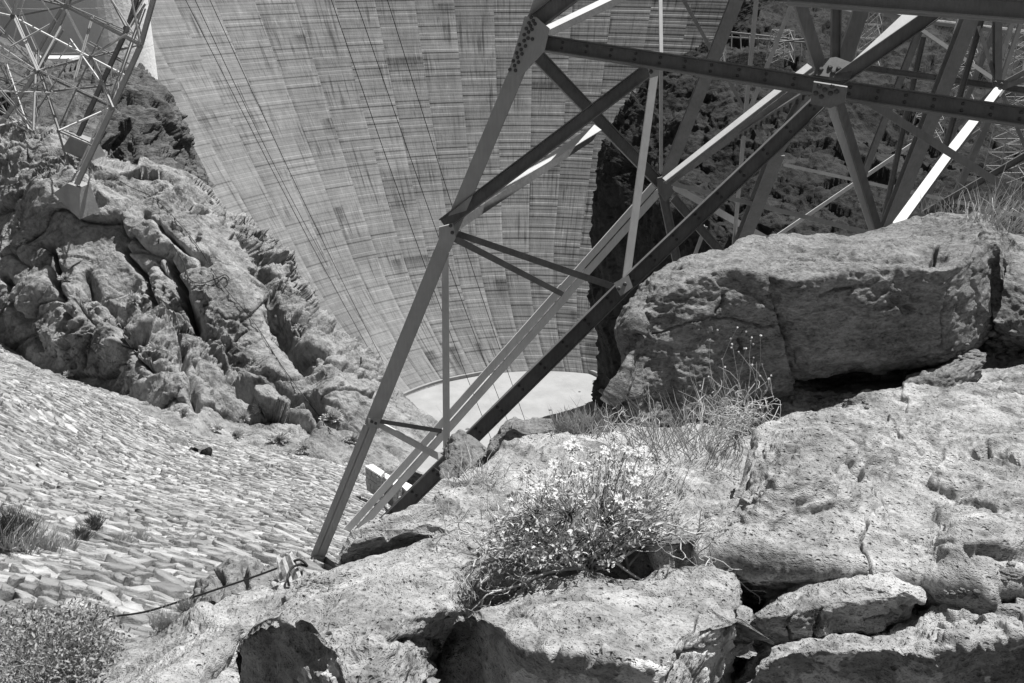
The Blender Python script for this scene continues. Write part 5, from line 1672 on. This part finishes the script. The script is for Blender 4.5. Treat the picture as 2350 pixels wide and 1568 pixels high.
# ------------------------------------------------------------------ cables
def tube(pts_, r, n=5):
    Q = np.array(pts_, float)
    t_ = np.gradient(Q, axis=0)
    t_ /= np.linalg.norm(t_, axis=1)[:, None] + 1e-12
    ref = np.where(np.abs(t_[:, 2:3]) > 0.9, np.array([[1., 0, 0]]), np.array([[0, 0, 1.]]))
    a = np.cross(t_, ref)
    a /= np.linalg.norm(a, axis=1)[:, None]
    b = np.cross(t_, a)
    r = np.broadcast_to(np.asarray(r, float), (len(Q),))
    ang = 2 * np.pi * np.arange(n) / n
    V = Q[:, None] + (a[:, None] * np.cos(ang)[None, :, None] + b[:, None] * np.sin(ang)[None, :, None]) * r[:, None, None]
    m = len(Q)
    i = np.arange(m * n).reshape(m, n)
    Fc = np.stack([i[:-1], np.roll(i, -1, 1)[:-1], np.roll(i, -1, 1)[1:], i[1:]], -1).reshape(-1, 4)
    return V.reshape(-1, 3), Fc


cabs = [((421, -10), (884, 868), 'leftmost thin cable running down across the dam', 150), ((443, -10), (752, 610), 'second thin cable from the left across the dam', 150),
        ((477, -10), (905, 880), 'third thin cable from the left across the dam', 150), ((757, -10), (1130, 1015), 'dark cable passing left of the upright strut down to the plaza', 120),
        ((813, -10), (1190, 1030), 'dark cable in the middle crossing the dam down to the plaza', 120), ((886, -10), (1212, 985), 'rightmost dark cable crossing the dam down to the plaza', 120)]
for (a, b, lab, dd5) in cabs:
    p0, p1 = P(a[0], a[1], dd5), P(b[0], b[1], dd5 * 1.5)
    sag = [p0 + (p1 - p0) * f - np.array([0, 0, 1.5 * math.sin(math.pi * f)]) for f in np.linspace(0, 1, 24)]
    V, Fc = tube(sag, 0.055 if dd5 > 130 else 0.05, 5)
    tag(mesh('cable', V, Fc, M['cable']), lab, 'cable', 'cables hanging in front of the dam')
# cable on the cliff with a loop
V, Fc = tube([P(q[0], q[1], hit(q[0], q[1], CL, q[2], 0.12)) for q in crom([(262, 12 + 395, 76), (290, 425, 74), (345, 450, 72), (400, 500, 70), (450, 560, 68), (500, 640, 65), (590, 750, 60), (640, 830, 56), (690, 900, 53), (760, 990, 47)], 90)], 0.022, 4)
tag(mesh('cable', V, Fc, M['cable']), 'thin dark cable lying down the left cliff face', 'cable')
V, Fc = tube([P(q[0], q[1], hit(q[0], q[1], CL, q[2], 0.15)) for q in crom([(395, 560, 66), (420, 600, 64), (440, 645, 62), (460, 650, 62), (495, 640, 62), (520, 632, 62), (526, 640, 62), (518, 648, 62)], 50)], 0.03, 4)
tag(mesh('cable', V, Fc, M['cable']), 'slack loop of dark cable on the smooth face of the left cliff', 'cable')
# black cable and boards at lower left
V, Fc = tube([P(*q) for q in crom([(252, 1416, 6.6), (330, 1405, 6.4), (420, 1378, 6.3), (500, 1352, 6.25), (580, 1325, 6.2), (648, 1300, 6.1)], 40)], 0.0065, 6)
tag(mesh('cable', V, Fc, M['cable']), 'black cable strung from the weathered boards to the lower left', 'cable')
V, Fc = tube([P(*q) for q in crom([(668, 1290, 6.0), (690, 1285, 6.0), (705, 1300, 6.0), (690, 1296, 6.0), (672, 1302, 5.9), (660, 1330, 5.8), (664, 1345, 5.8)], 40)], 0.0075, 6)
tag(mesh('cable', V, Fc, M['cable']), 'loose black cable end curled behind the weathered boards', 'cable')
for (a, b, w_, d_, lab) in (((644, 1284), (662, 1346), 13, 5.9, 'front weathered board wedged upright in the rocks'), ((658, 1274), (680, 1338), 22, 6.0, 'broader weathered board standing behind the front one'),
                            ((634, 1278), (640, 1318), 4, 6.05, 'thin splintered board at the left of the weathered boards')):
    p0, p1 = P(a[0], a[1], d_), P(b[0] + 4, b[1] + 16, d_ - 0.05)
    V, Fc, _, _ = member_mesh(p0, p1, 'bar', 0.03, 0)
    t_ = (p1 - p0) / np.linalg.norm(p1 - p0)
    sx2 = np.cross(t_, np.array([0, 1., 0]))
    sx2 /= np.linalg.norm(sx2)
    wv2 = w_ * d_ / F / 2
    bk = np.array([0.01, 0.03, 0])
    V = [p0 - sx2 * wv2 + t_ * 0.02, p0 + sx2 * wv2 * 0.6, p1 + sx2 * wv2, p1 - sx2 * wv2]
    V = V + [q + bk for q in V]
    tag(mesh('wooden_board', V, [(0, 1, 2, 3), (7, 6, 5, 4), (0, 4, 5, 1), (1, 5, 6, 2), (2, 6, 7, 3), (3, 7, 4, 0)], M['wood']), lab, 'board', 'weathered boards')
V, Fc = tube([P(1379, 897, 9.6), P(1390, 903, 9.3), P(1402, 912, 9.0)], 0.022, 8)
tag(mesh('pipe', V, Fc, M['cable']), 'dark pipe end sticking out beside the boulder above the plaza', 'pipe')
# rods standing on the cliff
for (u, v0, v1, lab_) in ((561, 497, 515, 'dark rod on the rounded shoulder of the cliff edge against the dam'), (828, 820, 836, 'lowest dark rod on the sunlit cliff edge near the steel leg'), (556, 545, 560, 'short dark rod just below the shoulder of the cliff edge'), (364, 548, 560, 'small dark rod amid the blocks high on the left cliff')):
    d_ = hit(u, v1, CL, 60)
    V, Fc = tube([P(u, v1, d_), P(u + 0.5, v0, d_)], 0.04, 5)
    tag(mesh('rod', V, Fc, M['cable']), lab_, 'rod', 'anchor rods on the left cliff')
# stepped masonry blocks in the gully
for i, (q, lab) in enumerate(((((838, 1073), (855, 1069), (882, 1086), (874, 1096)), 'uppermost pale-topped masonry step beside the steel legs'),
                              (((876, 1094), (886, 1090), (922, 1110), (910, 1122)), 'middle pale-topped masonry step between the steel legs'),
                              (((918, 1116), (928, 1108), (952, 1121), (938, 1134)), 'lowest pale-topped masonry step behind the dark chord'))):
    root = empty('masonry_step', P(q[3][0], q[3][1] + 25, 30))
    tag(root, lab, 'masonry step', 'masonry steps in the gully')
    top = np.array([P(a, b, 31) for a, b in q])
    zm = top[:, 2].mean()
    top = np.array([t_ * (zm / t_[2]) for t_ in top])
    up = np.array([0, 0, 0.06])
    V = np.r_[top + up, top]
    mesh('coping', V, [(0, 3, 2, 1), (4, 5, 6, 7), (0, 1, 5, 4), (1, 2, 6, 5), (2, 3, 7, 6), (3, 0, 4, 7)], M['white'], root)
    for (ia, ib) in ((3, 2), (0, 3)):
        A, B_ = top[ia], top[ib]
        n_ = 5
        for r_ in range(5):
            o_ = 0.5 * (r_ % 2) / n_
            for k in range(n_):
                f0, f1 = max(0, k / n_ - o_ + 0.012), min(1, (k + 0.93) / n_ - o_ + 0.012)
                a, b = A + (B_ - A) * f0, A + (B_ - A) * f1
                z0, z1 = -0.16 * r_ - 0.015, -0.16 * (r_ + 1)
                e_ = np.array([0, 0, 1.])
                inn = np.cross(B_ - A, e_)
                inn /= np.linalg.norm(inn)
                o2 = inn * rng.uniform(0, 0.02)
                V = [a + e_ * z1 + o2, b + e_ * z1 + o2, b + e_ * z0 + o2, a + e_ * z0 + o2]
                V += [x - inn * 0.15 for x in V]
                mesh('stone', V, [(0, 1, 2, 3), (7, 6, 5, 4), (0, 4, 5, 1), (1, 5, 6, 2), (2, 6, 7, 3), (3, 7, 4, 0)], M['footing'], root)

# ================================================================== PLANTS
pr = np.random.default_rng(21)


def bez(a, b, c, n):
    t = np.linspace(0, 1, n)[:, None]
    return (1 - t) ** 2 * a + 2 * t * (1 - t) * b + t * t * c


class Bag:
    def __init__(s):
        s.V, s.F, s.n = [], [], 0

    def add(s, V, F_):
        s.V.append(V)
        s.F.append(np.asarray(F_) + s.n)
        s.n += len(V)

    def build(s, name, mat, parent=None, smooth=False):
        return mesh(name, np.concatenate(s.V), np.concatenate(s.F), mat, parent, smooth)


LEAF = np.array([(0, 0, 0), (0.16, 0.28, 0.05), (0.2, 0.55, 0.07), (0, 1.0, -0.08), (-0.2, 0.55, 0.07), (-0.16, 0.28, 0.05), (0, 0.5, 0.0)])
LEAFF = np.array([(0, 1, 6), (1, 2, 6), (2, 3, 6), (3, 4, 6), (4, 5, 6), (5, 0, 6)])


def frame_to(d, up=None):
    d = d / (np.linalg.norm(d) + 1e-9)
    up = np.array([0, 0, 1.]) if up is None else up
    x = np.cross(d, up)
    if np.linalg.norm(x) < 1e-3:
        x = np.array([1., 0, 0])
    x /= np.linalg.norm(x)
    z = np.cross(x, d)
    return np.stack([x, d, z], 1)


def leafgeo(p, d, L, roll):
    Fm = frame_to(d)
    c, s = math.cos(roll), math.sin(roll)
    R = Fm @ np.array([[c, 0, s], [0, 1, 0], [-s, 0, c]])
    return (LEAF * L) @ R.T + p, R


def stems(bag, root, tips, r0, bend=0.25, jit=0.02, n=8, lift=0.3):
    for tp in tips:
        m = (root + tp) / 2 + pr.normal(0, 1, 3) * bend * np.linalg.norm(tp - root) * 0.4 + np.array([0, 0, -lift * np.linalg.norm(tp - root) * 0.2])
        pts_ = bez(root + pr.normal(0, 1, 3) * r0 * 2, m, tp, n)
        pts_[1:-1] += pr.normal(0, jit, (n - 2, 3))
        V, Fc = tube(pts_, np.linspace(r0, r0 * 0.3, n), 3)
        bag.add(V, Fc)


# --- the flowering bush
bush = empty('flowering_bush', P(1360, 1305, 4.35))
tag(bush, 'brittle desert bush with pale daisy flowers and crooked bare twigs, growing in the rock crevice', 'bush')
root = P(1360, 1310, 4.4)


def cloud(n, cu, cv, ru, rv, d0, d1):
    a = pr.uniform(0, 2 * np.pi, n)
    r = np.sqrt(pr.random(n))
    return P(cu + ru * r * np.cos(a), cv + rv * r * np.sin(a), pr.uniform(d0, d1, n))


lt = np.concatenate([cloud(210, 1320, 1190, 190, 90, 4.0, 4.9), cloud(110, 1230, 1230, 140, 60, 3.95, 4.5), cloud(120, 1400, 1100, 160, 65, 4.4, 5.2), cloud(90, 1470, 1180, 110, 65, 4.2, 4.7), cloud(40, 1310, 1275, 120, 30, 4.05, 4.3)])
bag = Bag()
hub1 = P(1330, 1285, 4.3)
for g in range(14):
    pass
mids = cloud(26, 1330, 1220, 150, 55, 4.15, 4.6)
stems(bag, root, mids, 0.006, 0.2, 0.008)
for tp in lt:
    m = mids[np.argmin(np.linalg.norm(mids - tp, axis=1))]
    stems(bag, m, [tp], 0.003, 0.2, 0.004, 6)
bag.build('branch', M['twigdark'], bush)
bag = Bag()
# crooked pale twigs: right fan, left fan
def crooked(bag, p, d, L, r, depth):
    n = 5
    pts_ = [p]
    dd6 = d
    for i in range(n):
        dd6 = dd6 + pr.normal(0, 0.32, 3)
        dd6 /= np.linalg.norm(dd6)
        pts_.append(pts_[-1] + dd6 * L / n)
    V, Fc = tube(pts_, np.linspace(r, r * 0.65, n + 1), 4)
    bag.add(V, Fc)
    if depth > 0:
        for k in range(2 if depth > 2 else pr.integers(2, 4)):
            nd = dd6 + pr.normal(0, 0.42, 3)
            crooked(bag, pts_[-1], nd / np.linalg.norm(nd), L * pr.uniform(0.6, 0.85), r * 0.66, depth - 1)


def dirto(a, b):
    d = b - a
    return d / np.linalg.norm(d)


for (ur, vr, ut, vt, d0, d1, k, L) in ((1400, 1270, 1560, 1200, 4.35, 4.6, 5, .17), (1420, 1265, 1600, 1150, 4.4, 4.9, 4, .2), (1380, 1290, 1640, 1190, 4.3, 4.8, 4, .22),
                                       (1250, 1290, 1120, 1240, 4.2, 4.3, 4, .16), (1240, 1320, 1080, 1330, 4.15, 4.1, 4, .14), (1200, 1250, 1060, 1130, 4.3, 4.9, 4, .2),
                                       (1220, 1270, 1090, 1180, 4.25, 4.6, 4, .18), (1260, 1300, 1130, 1370, 4.2, 4.05, 4, .11), (1470, 1250, 1640, 1120, 4.5, 5.2, 4, .2),
                                       (1230, 1240, 1110, 1100, 4.5, 5.0, 4, .2), (1440, 1230, 1560, 1080, 4.5, 5.2, 4, .2), (1450, 1200, 1500, 1020, 4.6, 5.4, 4, .2)):
    a = P(ur, vr, d0)
    b = P(ut, vt, d1)
    V, Fc = tube(bez(root, (root + a) / 2 + pr.normal(0, .02, 3), a, 6), np.linspace(.008, .006, 6), 5)
    bag.add(V, Fc)
    crooked(bag, a, dirto(a, b), L * 1.25, 0.0085, k)
    crooked(bag, a + pr.normal(0, .03, 3), dirto(a, b + pr.normal(0, .15, 3)), L * 1.1, 0.0060, k)
bag.build('twig', M['twig'], bush)
# long thin flower stalks
fl = np.concatenate([cloud(38, 1390, 1060, 130, 55, 4.5, 5.2), cloud(10, 1480, 1140, 60, 50, 4.4, 4.8), cloud(8, 1200, 1110, 60, 40, 4.5, 4.8), cloud(8, 1300, 1120, 120, 60, 4.3, 4.7)])
fl = fl * 0.94
fl = np.concatenate([fl, [P(1330, 1032, 5.3), P(1308, 1040, 5.2), P(1355, 1040, 5.1), P(1272, 1060, 5.0), P(1265, 1000, 5.6), P(1455, 1108, 4.7), P(1500, 1128, 4.6), P(1515, 1150, 4.6), P(1540, 1100, 4.9), P(1425, 1020, 5.4)]])
bag = Bag()
for tp in fl:
    m = lt[np.argmin(np.linalg.norm(lt - tp - np.array([0, 0, -0.12]), axis=1))]
    stems(bag, m, [tp], 0.0022, 0.2, 0.003, 6)
stems(bag, P(1400, 1200, 4.5), cloud(110, 1460, 1080, 150, 80, 4.5, 5.5), 0.002, 0.5, 0.008, 7)
stems(bag, P(1330, 1230, 4.4), cloud(110, 1190, 1180, 140, 110, 4.1, 4.8), 0.0022, 0.6, 0.012, 7)
stems(bag, P(1420, 1240, 4.4), cloud(120, 1530, 1130, 110, 100, 4.2, 5.0), 0.0024, 0.5, 0.012, 7)
stems(bag, P(1360, 1260, 4.3), cloud(120, 1330, 1130, 200, 110, 4.0, 4.6), 0.0020, 0.4, 0.012, 7)
bag.build('flower_stalk', M['twig'], bush)
leafbag, leafp = Bag(), []
cnt = 0
LM = mkmesh('leaf', LEAF, LEAFF, M['leafpale'])
big = []
for tp in lt:
    ax_ = dirto(root, tp)
    for k in range(pr.integers(4, 9)):
        d = ax_ * pr.uniform(0, 0.7) + pr.normal(0, 0.7, 3) + np.array([0, 0, 0.25])
        L = pr.uniform(0.016, 0.040)
        q = tp + pr.normal(0, 0.012, 3) - ax_ * pr.uniform(0, 0.05)
        big.append((L / np.linalg.norm(q), q, d, L, pr.uniform(-1, 1)))
big.sort(key=lambda x: -x[0])
for i, (_, q, d, L, ro) in enumerate(big):
    V, R = leafgeo(q, d, L, ro)
    if i < 300:
        o = bpy.data.objects.new('leaf', LM)
        C.objects.link(o)
        o.parent = bush
        mw = np.eye(4)
        mw[:3, :3] = R * L
        mw[:3, 3] = q - np.array(bush.location)
        from mathutils import Matrix
        o.matrix_local = Matrix(mw.tolist())
    else:
        leafbag.add(V, LEAFF)
tag(leafbag.build('foliage', M['leaf'], bush), kind='stuff')
# flowers share one mesh
FV, FF, FM = [], [], []
for k in range(9):
    a = 2 * math.pi * k / 9
    c, s = math.cos(a), math.sin(a)
    c2, s2 = math.cos(a + 0.3), math.sin(a + 0.3)
    c0, s0 = math.cos(a - 0.3), math.sin(a - 0.3)
    b = len(FV)
    FV += [(0.18 * c, 0.18 * s, 0), (0.72 * c0, 0.72 * s0, 0.08), (1.02 * c, 1.02 * s, 0.0), (0.72 * c2, 0.72 * s2, 0.08)]
    FF.append((b, b + 1, b + 2, b + 3))
    FM.append(0)
b = len(FV)
for k in range(7):
    a = 2 * math.pi * k / 7
    FV.append((0.27 * math.cos(a), 0.27 * math.sin(a), 0.10))
FF.append(tuple(range(b, b + 7)))
FM.append(1)
FLM = mkmesh('flower', FV, FF, M['petal'])
FLM.materials.append(M['disc'])
FLM.polygons.foreach_set('material_index', FM)
for i, tp in enumerate(fl):
    o = bpy.data.objects.new('flower', FLM)
    C.objects.link(o)
    o.parent = bush
    o.location = Vector([float(x) for x in (tp - np.array(bush.location))])
    n_ = Vector((pr.normal(0, .45), pr.normal(-.35, .45), 0.8)).normalized()
    o.rotation_euler = n_.to_track_quat('Z', 'Y').to_euler()
    s = pr.uniform(0.018, 0.030)
    o.scale = (s, s, s)


def grass(name, label, u0, v0, d0, n, ru, rv, h, mat, spread=0.6, r=0.0018, lean=(0, 0, 0), cat='grass tuft', group=None, kind=None):
    """a tuft of thin curved blades rooted round one spot"""
    bag = Bag()
    for i in range(n):
        a = pr.uniform(0, 2 * np.pi)
        q = math.sqrt(pr.random())
        ub, vb_ = u0 + ru * q * math.cos(a), v0 + rv * q * math.sin(a)
        if d0 < 0:
            db2 = float(slope_d(ub, vb_)) - 0.02
        else:
            if i == 0:
                dc_ = hit(u0, v0, FG, d0)
                dc_ = dc_ if abs(dc_ - d0) < 1.3 else d0
            hd = hit(ub, vb_, FG, dc_)
            db2 = hd if abs(hd - dc_) < 0.2 and n > 280 else dc_
        base = P(ub, vb_, db2)
        hh = h * pr.uniform(0.5, 1.1)
        dr = np.array([pr.normal(0, spread), pr.normal(0, spread), 1.0]) + np.array(lean)
        dr /= np.linalg.norm(dr)
        side = np.cross(dr, np.array([0, 1, 0]))
        side /= np.linalg.norm(side)
        mid = base + dr * hh * 0.55
        tip = mid + (dr + pr.normal(0, 0.35, 3) + np.array([0, 0, -0.25])) * hh * 0.45
        w_ = side * r
        bag.add(np.array([base - w_, base + w_, mid + w_ * .8, mid - w_ * .8, tip]), [(0, 1, 2), (0, 2, 3), (3, 2, 4)])
    o = bag.build(name, M[mat])
    if kind:
        tag(o, kind=kind)
    else:
        tag(o, label, cat, group)
    return o


# dry bush before the boulder
db = empty('dry_bush', P(1690, 985, 7.4))
tag(db, 'small dry bush of tangled pale twigs in front of the dark boulder', 'bush')
bag = Bag()
rt = P(1690, 990, hit(1690, 990, FG, 7.4))
tips = np.concatenate([cloud(26, 1690, 880, 85, 90, 7.1, 7.6), cloud(20, 1680, 930, 100, 60, 7.0, 7.6), cloud(16, 1640, 900, 90, 60, 7.1, 7.5)])
tips[:7] = [P(1692, 752, 7.4), P(1630, 780, 7.5), P(1725, 775, 7.3), P(1745, 770, 7.5), P(1680, 790, 7.3), P(1712, 800, 7.4), P(1590, 840, 7.4)]
stems(bag, rt, tips, 0.0032, 0.25, 0.01, 8)
for i in range(240):
    p = P(1695 + pr.normal(0, 48), 955 + pr.normal(0, 26), 7.25 + pr.normal(0, .15))
    V, Fc = tube(bez(p, p + pr.normal(0, .06, 3), p + pr.normal(0, .09, 3), 5), 0.0024, 3)
    bag.add(V, Fc)
bag.build('twig', M['twig'], db)
HB = None
V, Fc = boxmesh(np.zeros(3), EX, 1, 1, 1)
HB = mkmesh('flower_head', V, Fc, M['leafpale'])
for tp in np.concatenate([tips[:26], tips[:20] + pr.normal(0, .05, (20, 3))]):
    o = bpy.data.objects.new('flower_head', HB)
    C.objects.link(o)
    o.parent = db
    o.location = Vector([float(x) for x in (tp - np.array(db.location))])
    o.rotation_euler = (pr.random() * 3, pr.random() * 3, 0)
    o.scale = (0.0055, 0.0055, 0.005)
# strawy stems between the two bushes
grass('dry_grass', 'leaning dry straw stems between the flowering bush and the boulder', 1540, 1030, 6.4, 150, 110, 40, 0.42, 'twig', 0.55, 0.0025, (-.2, 0, 0), 'dry stems')
grass('dry_grass', 'pale straw stems on the slope beside the twiggy left side of the flowering bush', 1090, 1110, 6.4, 90, 70, 30, 0.28, 'twig', 0.7, 0.0025, cat='dry stems')
grass('grass_tuft', 'fuzzy pale grass on the cliff edge in front of the plaza', 1340, 990, 8.6, 420, 65, 22, 0.24, 'grass', 0.45, 0.003)
grass('grass_tuft', 'long dry grass leaning right on top of the large boulder at the right edge', 2290, 520, 10.8, 150, 80, 25, 0.62, 'twig', 0.5, 0.0032, (0.35, 0, 0))
grass('grass_tuft', 'thin grass at the left of the boulder top under the steel legs', 2160, 490, 11.8, 35, 50, 10, 0.35, 'twig', 0.4, 0.0026, (-0.1, 0, 0))
grass('grass_tuft', 'dark grassy tuft at the left edge of the paved slope', 28, 1246, -1, 900, 45, 14, 0.50, 'twigdark', 0.35, 0.006)
grass('grass_tuft', 'pale fringe of grass over the dark tuft at the left edge of the slope', 45, 1252, -1, 500, 52, 14, 0.42, 'grass', 0.45, 0.005)
for i, (u, v, k, mt, h, lab) in enumerate(((220, 1212, 10, 'twigdark', .28, 'small dark tuft on the paved slope, upper one'), (190, 1240, 12, 'twigdark', .26, 'small dark tuft on the paved slope, below and left of the upper one'),
                                          (120, 1258, 22, 'grass', .3, 'pale feathery tuft right of the dark tuft at the left edge'), (285, 1258, 20, 'grass', .26, 'pale feathery tuft near the middle of the paved slope'),
                                          (330, 1240, 12, 'grass', .2, 'faint pale tuft right of the feathery ones'), (160, 1262, 14, 'grass', .22, 'low pale tuft between the dark tufts'),
                                          (430, 1400, 26, 'grass', .12, 'dry grass at the foot of the dark broken outcrop'), (380, 1440, 40, 'twig', .2, 'thin dry grass along the edge of the lower left slab'), (620, 1395, 26, 'twig', .15, 'sparse grass beside the weathered boards'))):
    dd7 = -1 if i < 6 else 6.6
    k = k * (1.0 if i < 6 else 0.8)
    if i >= 6:
        h *= 0.6
    grass('grass_tuft', lab, u, v, dd7, 260, k, 7 if i < 6 else 14, h, mt, 0.5, 0.0045 if i < 6 else 0.002)
# leafy bush lower left
lbush = empty('leafy_bush', P(130, 1560, 5.6))
tag(lbush, 'dense small-leaved bush in the bottom left corner', 'bush')
bag = Bag()
rt = P(140, 1600, 5.6)
tips = np.concatenate([cloud(260, 110, 1500, 160, 85, 4.9, 6.0), cloud(120, 60, 1450, 90, 50, 5.2, 6.0), cloud(110, 225, 1480, 60, 60, 5.2, 5.8), cloud(30, 190, 1405, 60, 22, 5.2, 5.8), cloud(90, 90, 1570, 150, 50, 4.6, 5.4)])
stems(bag, rt, tips, 0.004, 0.25, 0.012, 7)
bag.build('branch', M['twig'], lbush)
leafbag, big = Bag(), []
for tp in tips:
    ax_ = dirto(rt, tp)
    for k in range(14):
        d = ax_ * 0.3 + pr.normal(0, 0.8, 3)
        L = pr.uniform(0.014, 0.034)
        q = tp + pr.normal(0, 0.03, 3)
        leafbag.add(leafgeo(q, d, L, pr.uniform(-1, 1))[0], LEAFF)
tag(leafbag.build('foliage', M['leafdark'], lbush), kind='stuff')


# scrub on the left cliff
def scrub(u, v, d, r, n, mat, lab):
    bag = Bag()
    c = P(u, v, d)
    for i in range(n):
        dr = pr.normal(0, 1, 3)
        dr[2] = abs(dr[2]) * 0.9
        dr[1] = -abs(dr[1]) * 0.8
        dr /= np.linalg.norm(dr)
        a, b = c + dr * r * pr.uniform(0, .5), c + dr * r * pr.uniform(.5, 1.4) * (1 + 0.4 * math.sin(3 * dr[0] + u))
        s = np.cross(dr, pr.normal(0, 1, 3))
        s = s / np.linalg.norm(s) * 0.03 * r / 0.6
        bag.add(np.array([a - s, a + s, b + s, b - s]), [(0, 1, 2), (0, 2, 3)])
    tag(bag.build('cliff_scrub', M[mat]), lab, 'shrub', 'scrub growing on the left cliff')


scr = [(362, 802, 60, 14, 'round pale shrub above the light face of the left cliff'), (420, 945, 46, 10, 'shrub at the foot of the left cliff above the paving, left one'), (560, 960, 50, 16, 'shrub on the lower left cliff, near the rounded knob'),
       (600, 940, 50, 14, 'shrub right of the rounded knob on the lower cliff'), (640, 1010, 44, 18, 'pale bushy shrub at the cliff foot above the paved slope'), (700, 1030, 43, 16, 'shrub at the cliff foot, next towards the steel leg'),
       (740, 1085, 41, 14, 'tufty shrub at the corner where the cliff meets the slope'), (820, 1090, 37, 22, 'bright round shrub just left of the masonry steps'), (460, 540, 80, 8, 'low shrub high on the left cliff ridge'), (150, 640, 58, 12, 'shrub in the crevice at middle left'),
       (20, 690, 56, 12, 'shrub at the far left crevice'), (310, 690, 66, 14, 'shrub among the blocks in the middle of the left cliff'), (430, 790, 62, 10, 'small tuft on the ledge of the left cliff'), (50, 560, 58, 10, 'shrub on the rounded rock at far left'),
       (690, 750, 78, 10, 'shrub on the sunlit cliff edge near the dam'), (760, 960, 52, 20, 'wide shrub low on the right part of the cliff'), (810, 1010, 46, 16, 'shrub beside the steel leg on the lower cliff'), (270, 740, 64, 10, 'dark little shrub left of the smooth face'),
       (210, 930, 47, 9, 'shrub over the top edge of the paving'), (160, 862, 49, 9, 'small shrub at the upper left edge of the paving'), (540, 1000, 45, 16, 'shrub in front of the rounded knob'), (500, 985, 46, 12, 'grassy shrub left of the rounded knob')]
for (u, v, d, r, lab) in scr:
    d = hit(u, v, CL, d, 0.1)
    scrub(u, v, d, r * d / F * 1.0, 420, 'scrub', lab)

# loose stones in the foreground crevices
def pebble(u, v, d, r, lab, grp, mat='boulder'):
    c = P(u, v, d)
    V = []
    for k, (rr, z) in enumerate(((0.7, -0.5), (1, 0), (0.65, 0.45))):
        for i in range(6):
            a = 2 * math.pi * i / 6 + pr.uniform(-.25, .25)
            V.append(c + r * np.array([rr * math.cos(a) * 1.3, rr * math.sin(a), z * 0.8]) * pr.uniform(.8, 1.2))
    Fc = [tuple(range(5, -1, -1)), tuple(range(12, 18))]
    for k in range(2):
        for i in range(6):
            j = (i + 1) % 6
            Fc.append((k * 6 + i, k * 6 + j, k * 6 + 6 + j, k * 6 + 6 + i))
    tag(mesh('loose_stone', V, Fc, M[mat]), lab, 'stone', grp)


zones = [(2190, 815, 60, 14, 9.0, .035, 14, 'loose rubble stone beside the slab wedged under the boulder', 'rubble beside the wedged slab'),
         (2300, 790, 50, 25, 9.2, .05, 18, 'loose rubble stone at the right edge below the boulder', 'rubble at the right edge'),
         (2315, 1315, 25, 14, 4.05, .012, 16, 'small pebble gathered in the hollow near the right edge', 'pebbles in the right hollow'),
         (1735, 1365, 22, 16, 4.35, .012, 16, 'small chip of rock lying in the dark pit between the slabs', 'chips in the dark pit'),
         (2210, 1362, 30, 8, 4.05, .012, 10, 'small pebble lying in the joint above the lowest slab', 'pebbles in the long joint'),
         (1900, 925, 60, 14, 8.2, .02, 16, 'small stone lying at the mouth of the shadowed hollow', 'stones in the hollow'),
         (735, 1345, 40, 14, 4.0, .008, 24, 'tiny stone collected on the biggest lower left boulder', 'grit on the lower left boulder'),
         (990, 1480, 50, 20, 3.18, .006, 24, 'tiny stone in the dip of the biggest lower left boulder', 'grit in the boulder dip')]
for (u, v, ru, rv, d, r, n, lab, grp) in zones:
    bag = Bag()
    for i in range(n * 3):
        a, b = u + pr.normal(0, ru * .6), v + pr.normal(0, rv * .6)
        c = P(a, b, hit(a, b, FG, d))
        rr0 = r * pr.uniform(.4, 1.4)
        V = []
        for k, (rr, z) in enumerate(((0.7, -0.5), (1, 0), (0.65, 0.45))):
            for q in range(6):
                an = 2 * math.pi * q / 6 + pr.uniform(-.25, .25)
                V.append(c + rr0 * np.array([rr * math.cos(an) * 1.3, rr * math.sin(an), z * 0.8]) * pr.uniform(.8, 1.2))
        T3_ = [(0, 2, 1), (0, 3, 2), (0, 4, 3), (0, 5, 4), (12, 13, 14), (12, 14, 15), (12, 15, 16), (12, 16, 17)]
        for k in range(2):
            for q in range(6):
                w_ = (q + 1) % 6
                T3_ += [(k * 6 + q, k * 6 + w_, k * 6 + 6 + w_), (k * 6 + q, k * 6 + 6 + w_, k * 6 + 6 + q)]
        bag.add(np.array(V), T3_)
    tag(bag.build('rubble', M['boulder']), kind='stuff')
pebble(2270, 1098, 5.9, 0.022, 'bright white stone lying on the right slab', None, 'white')
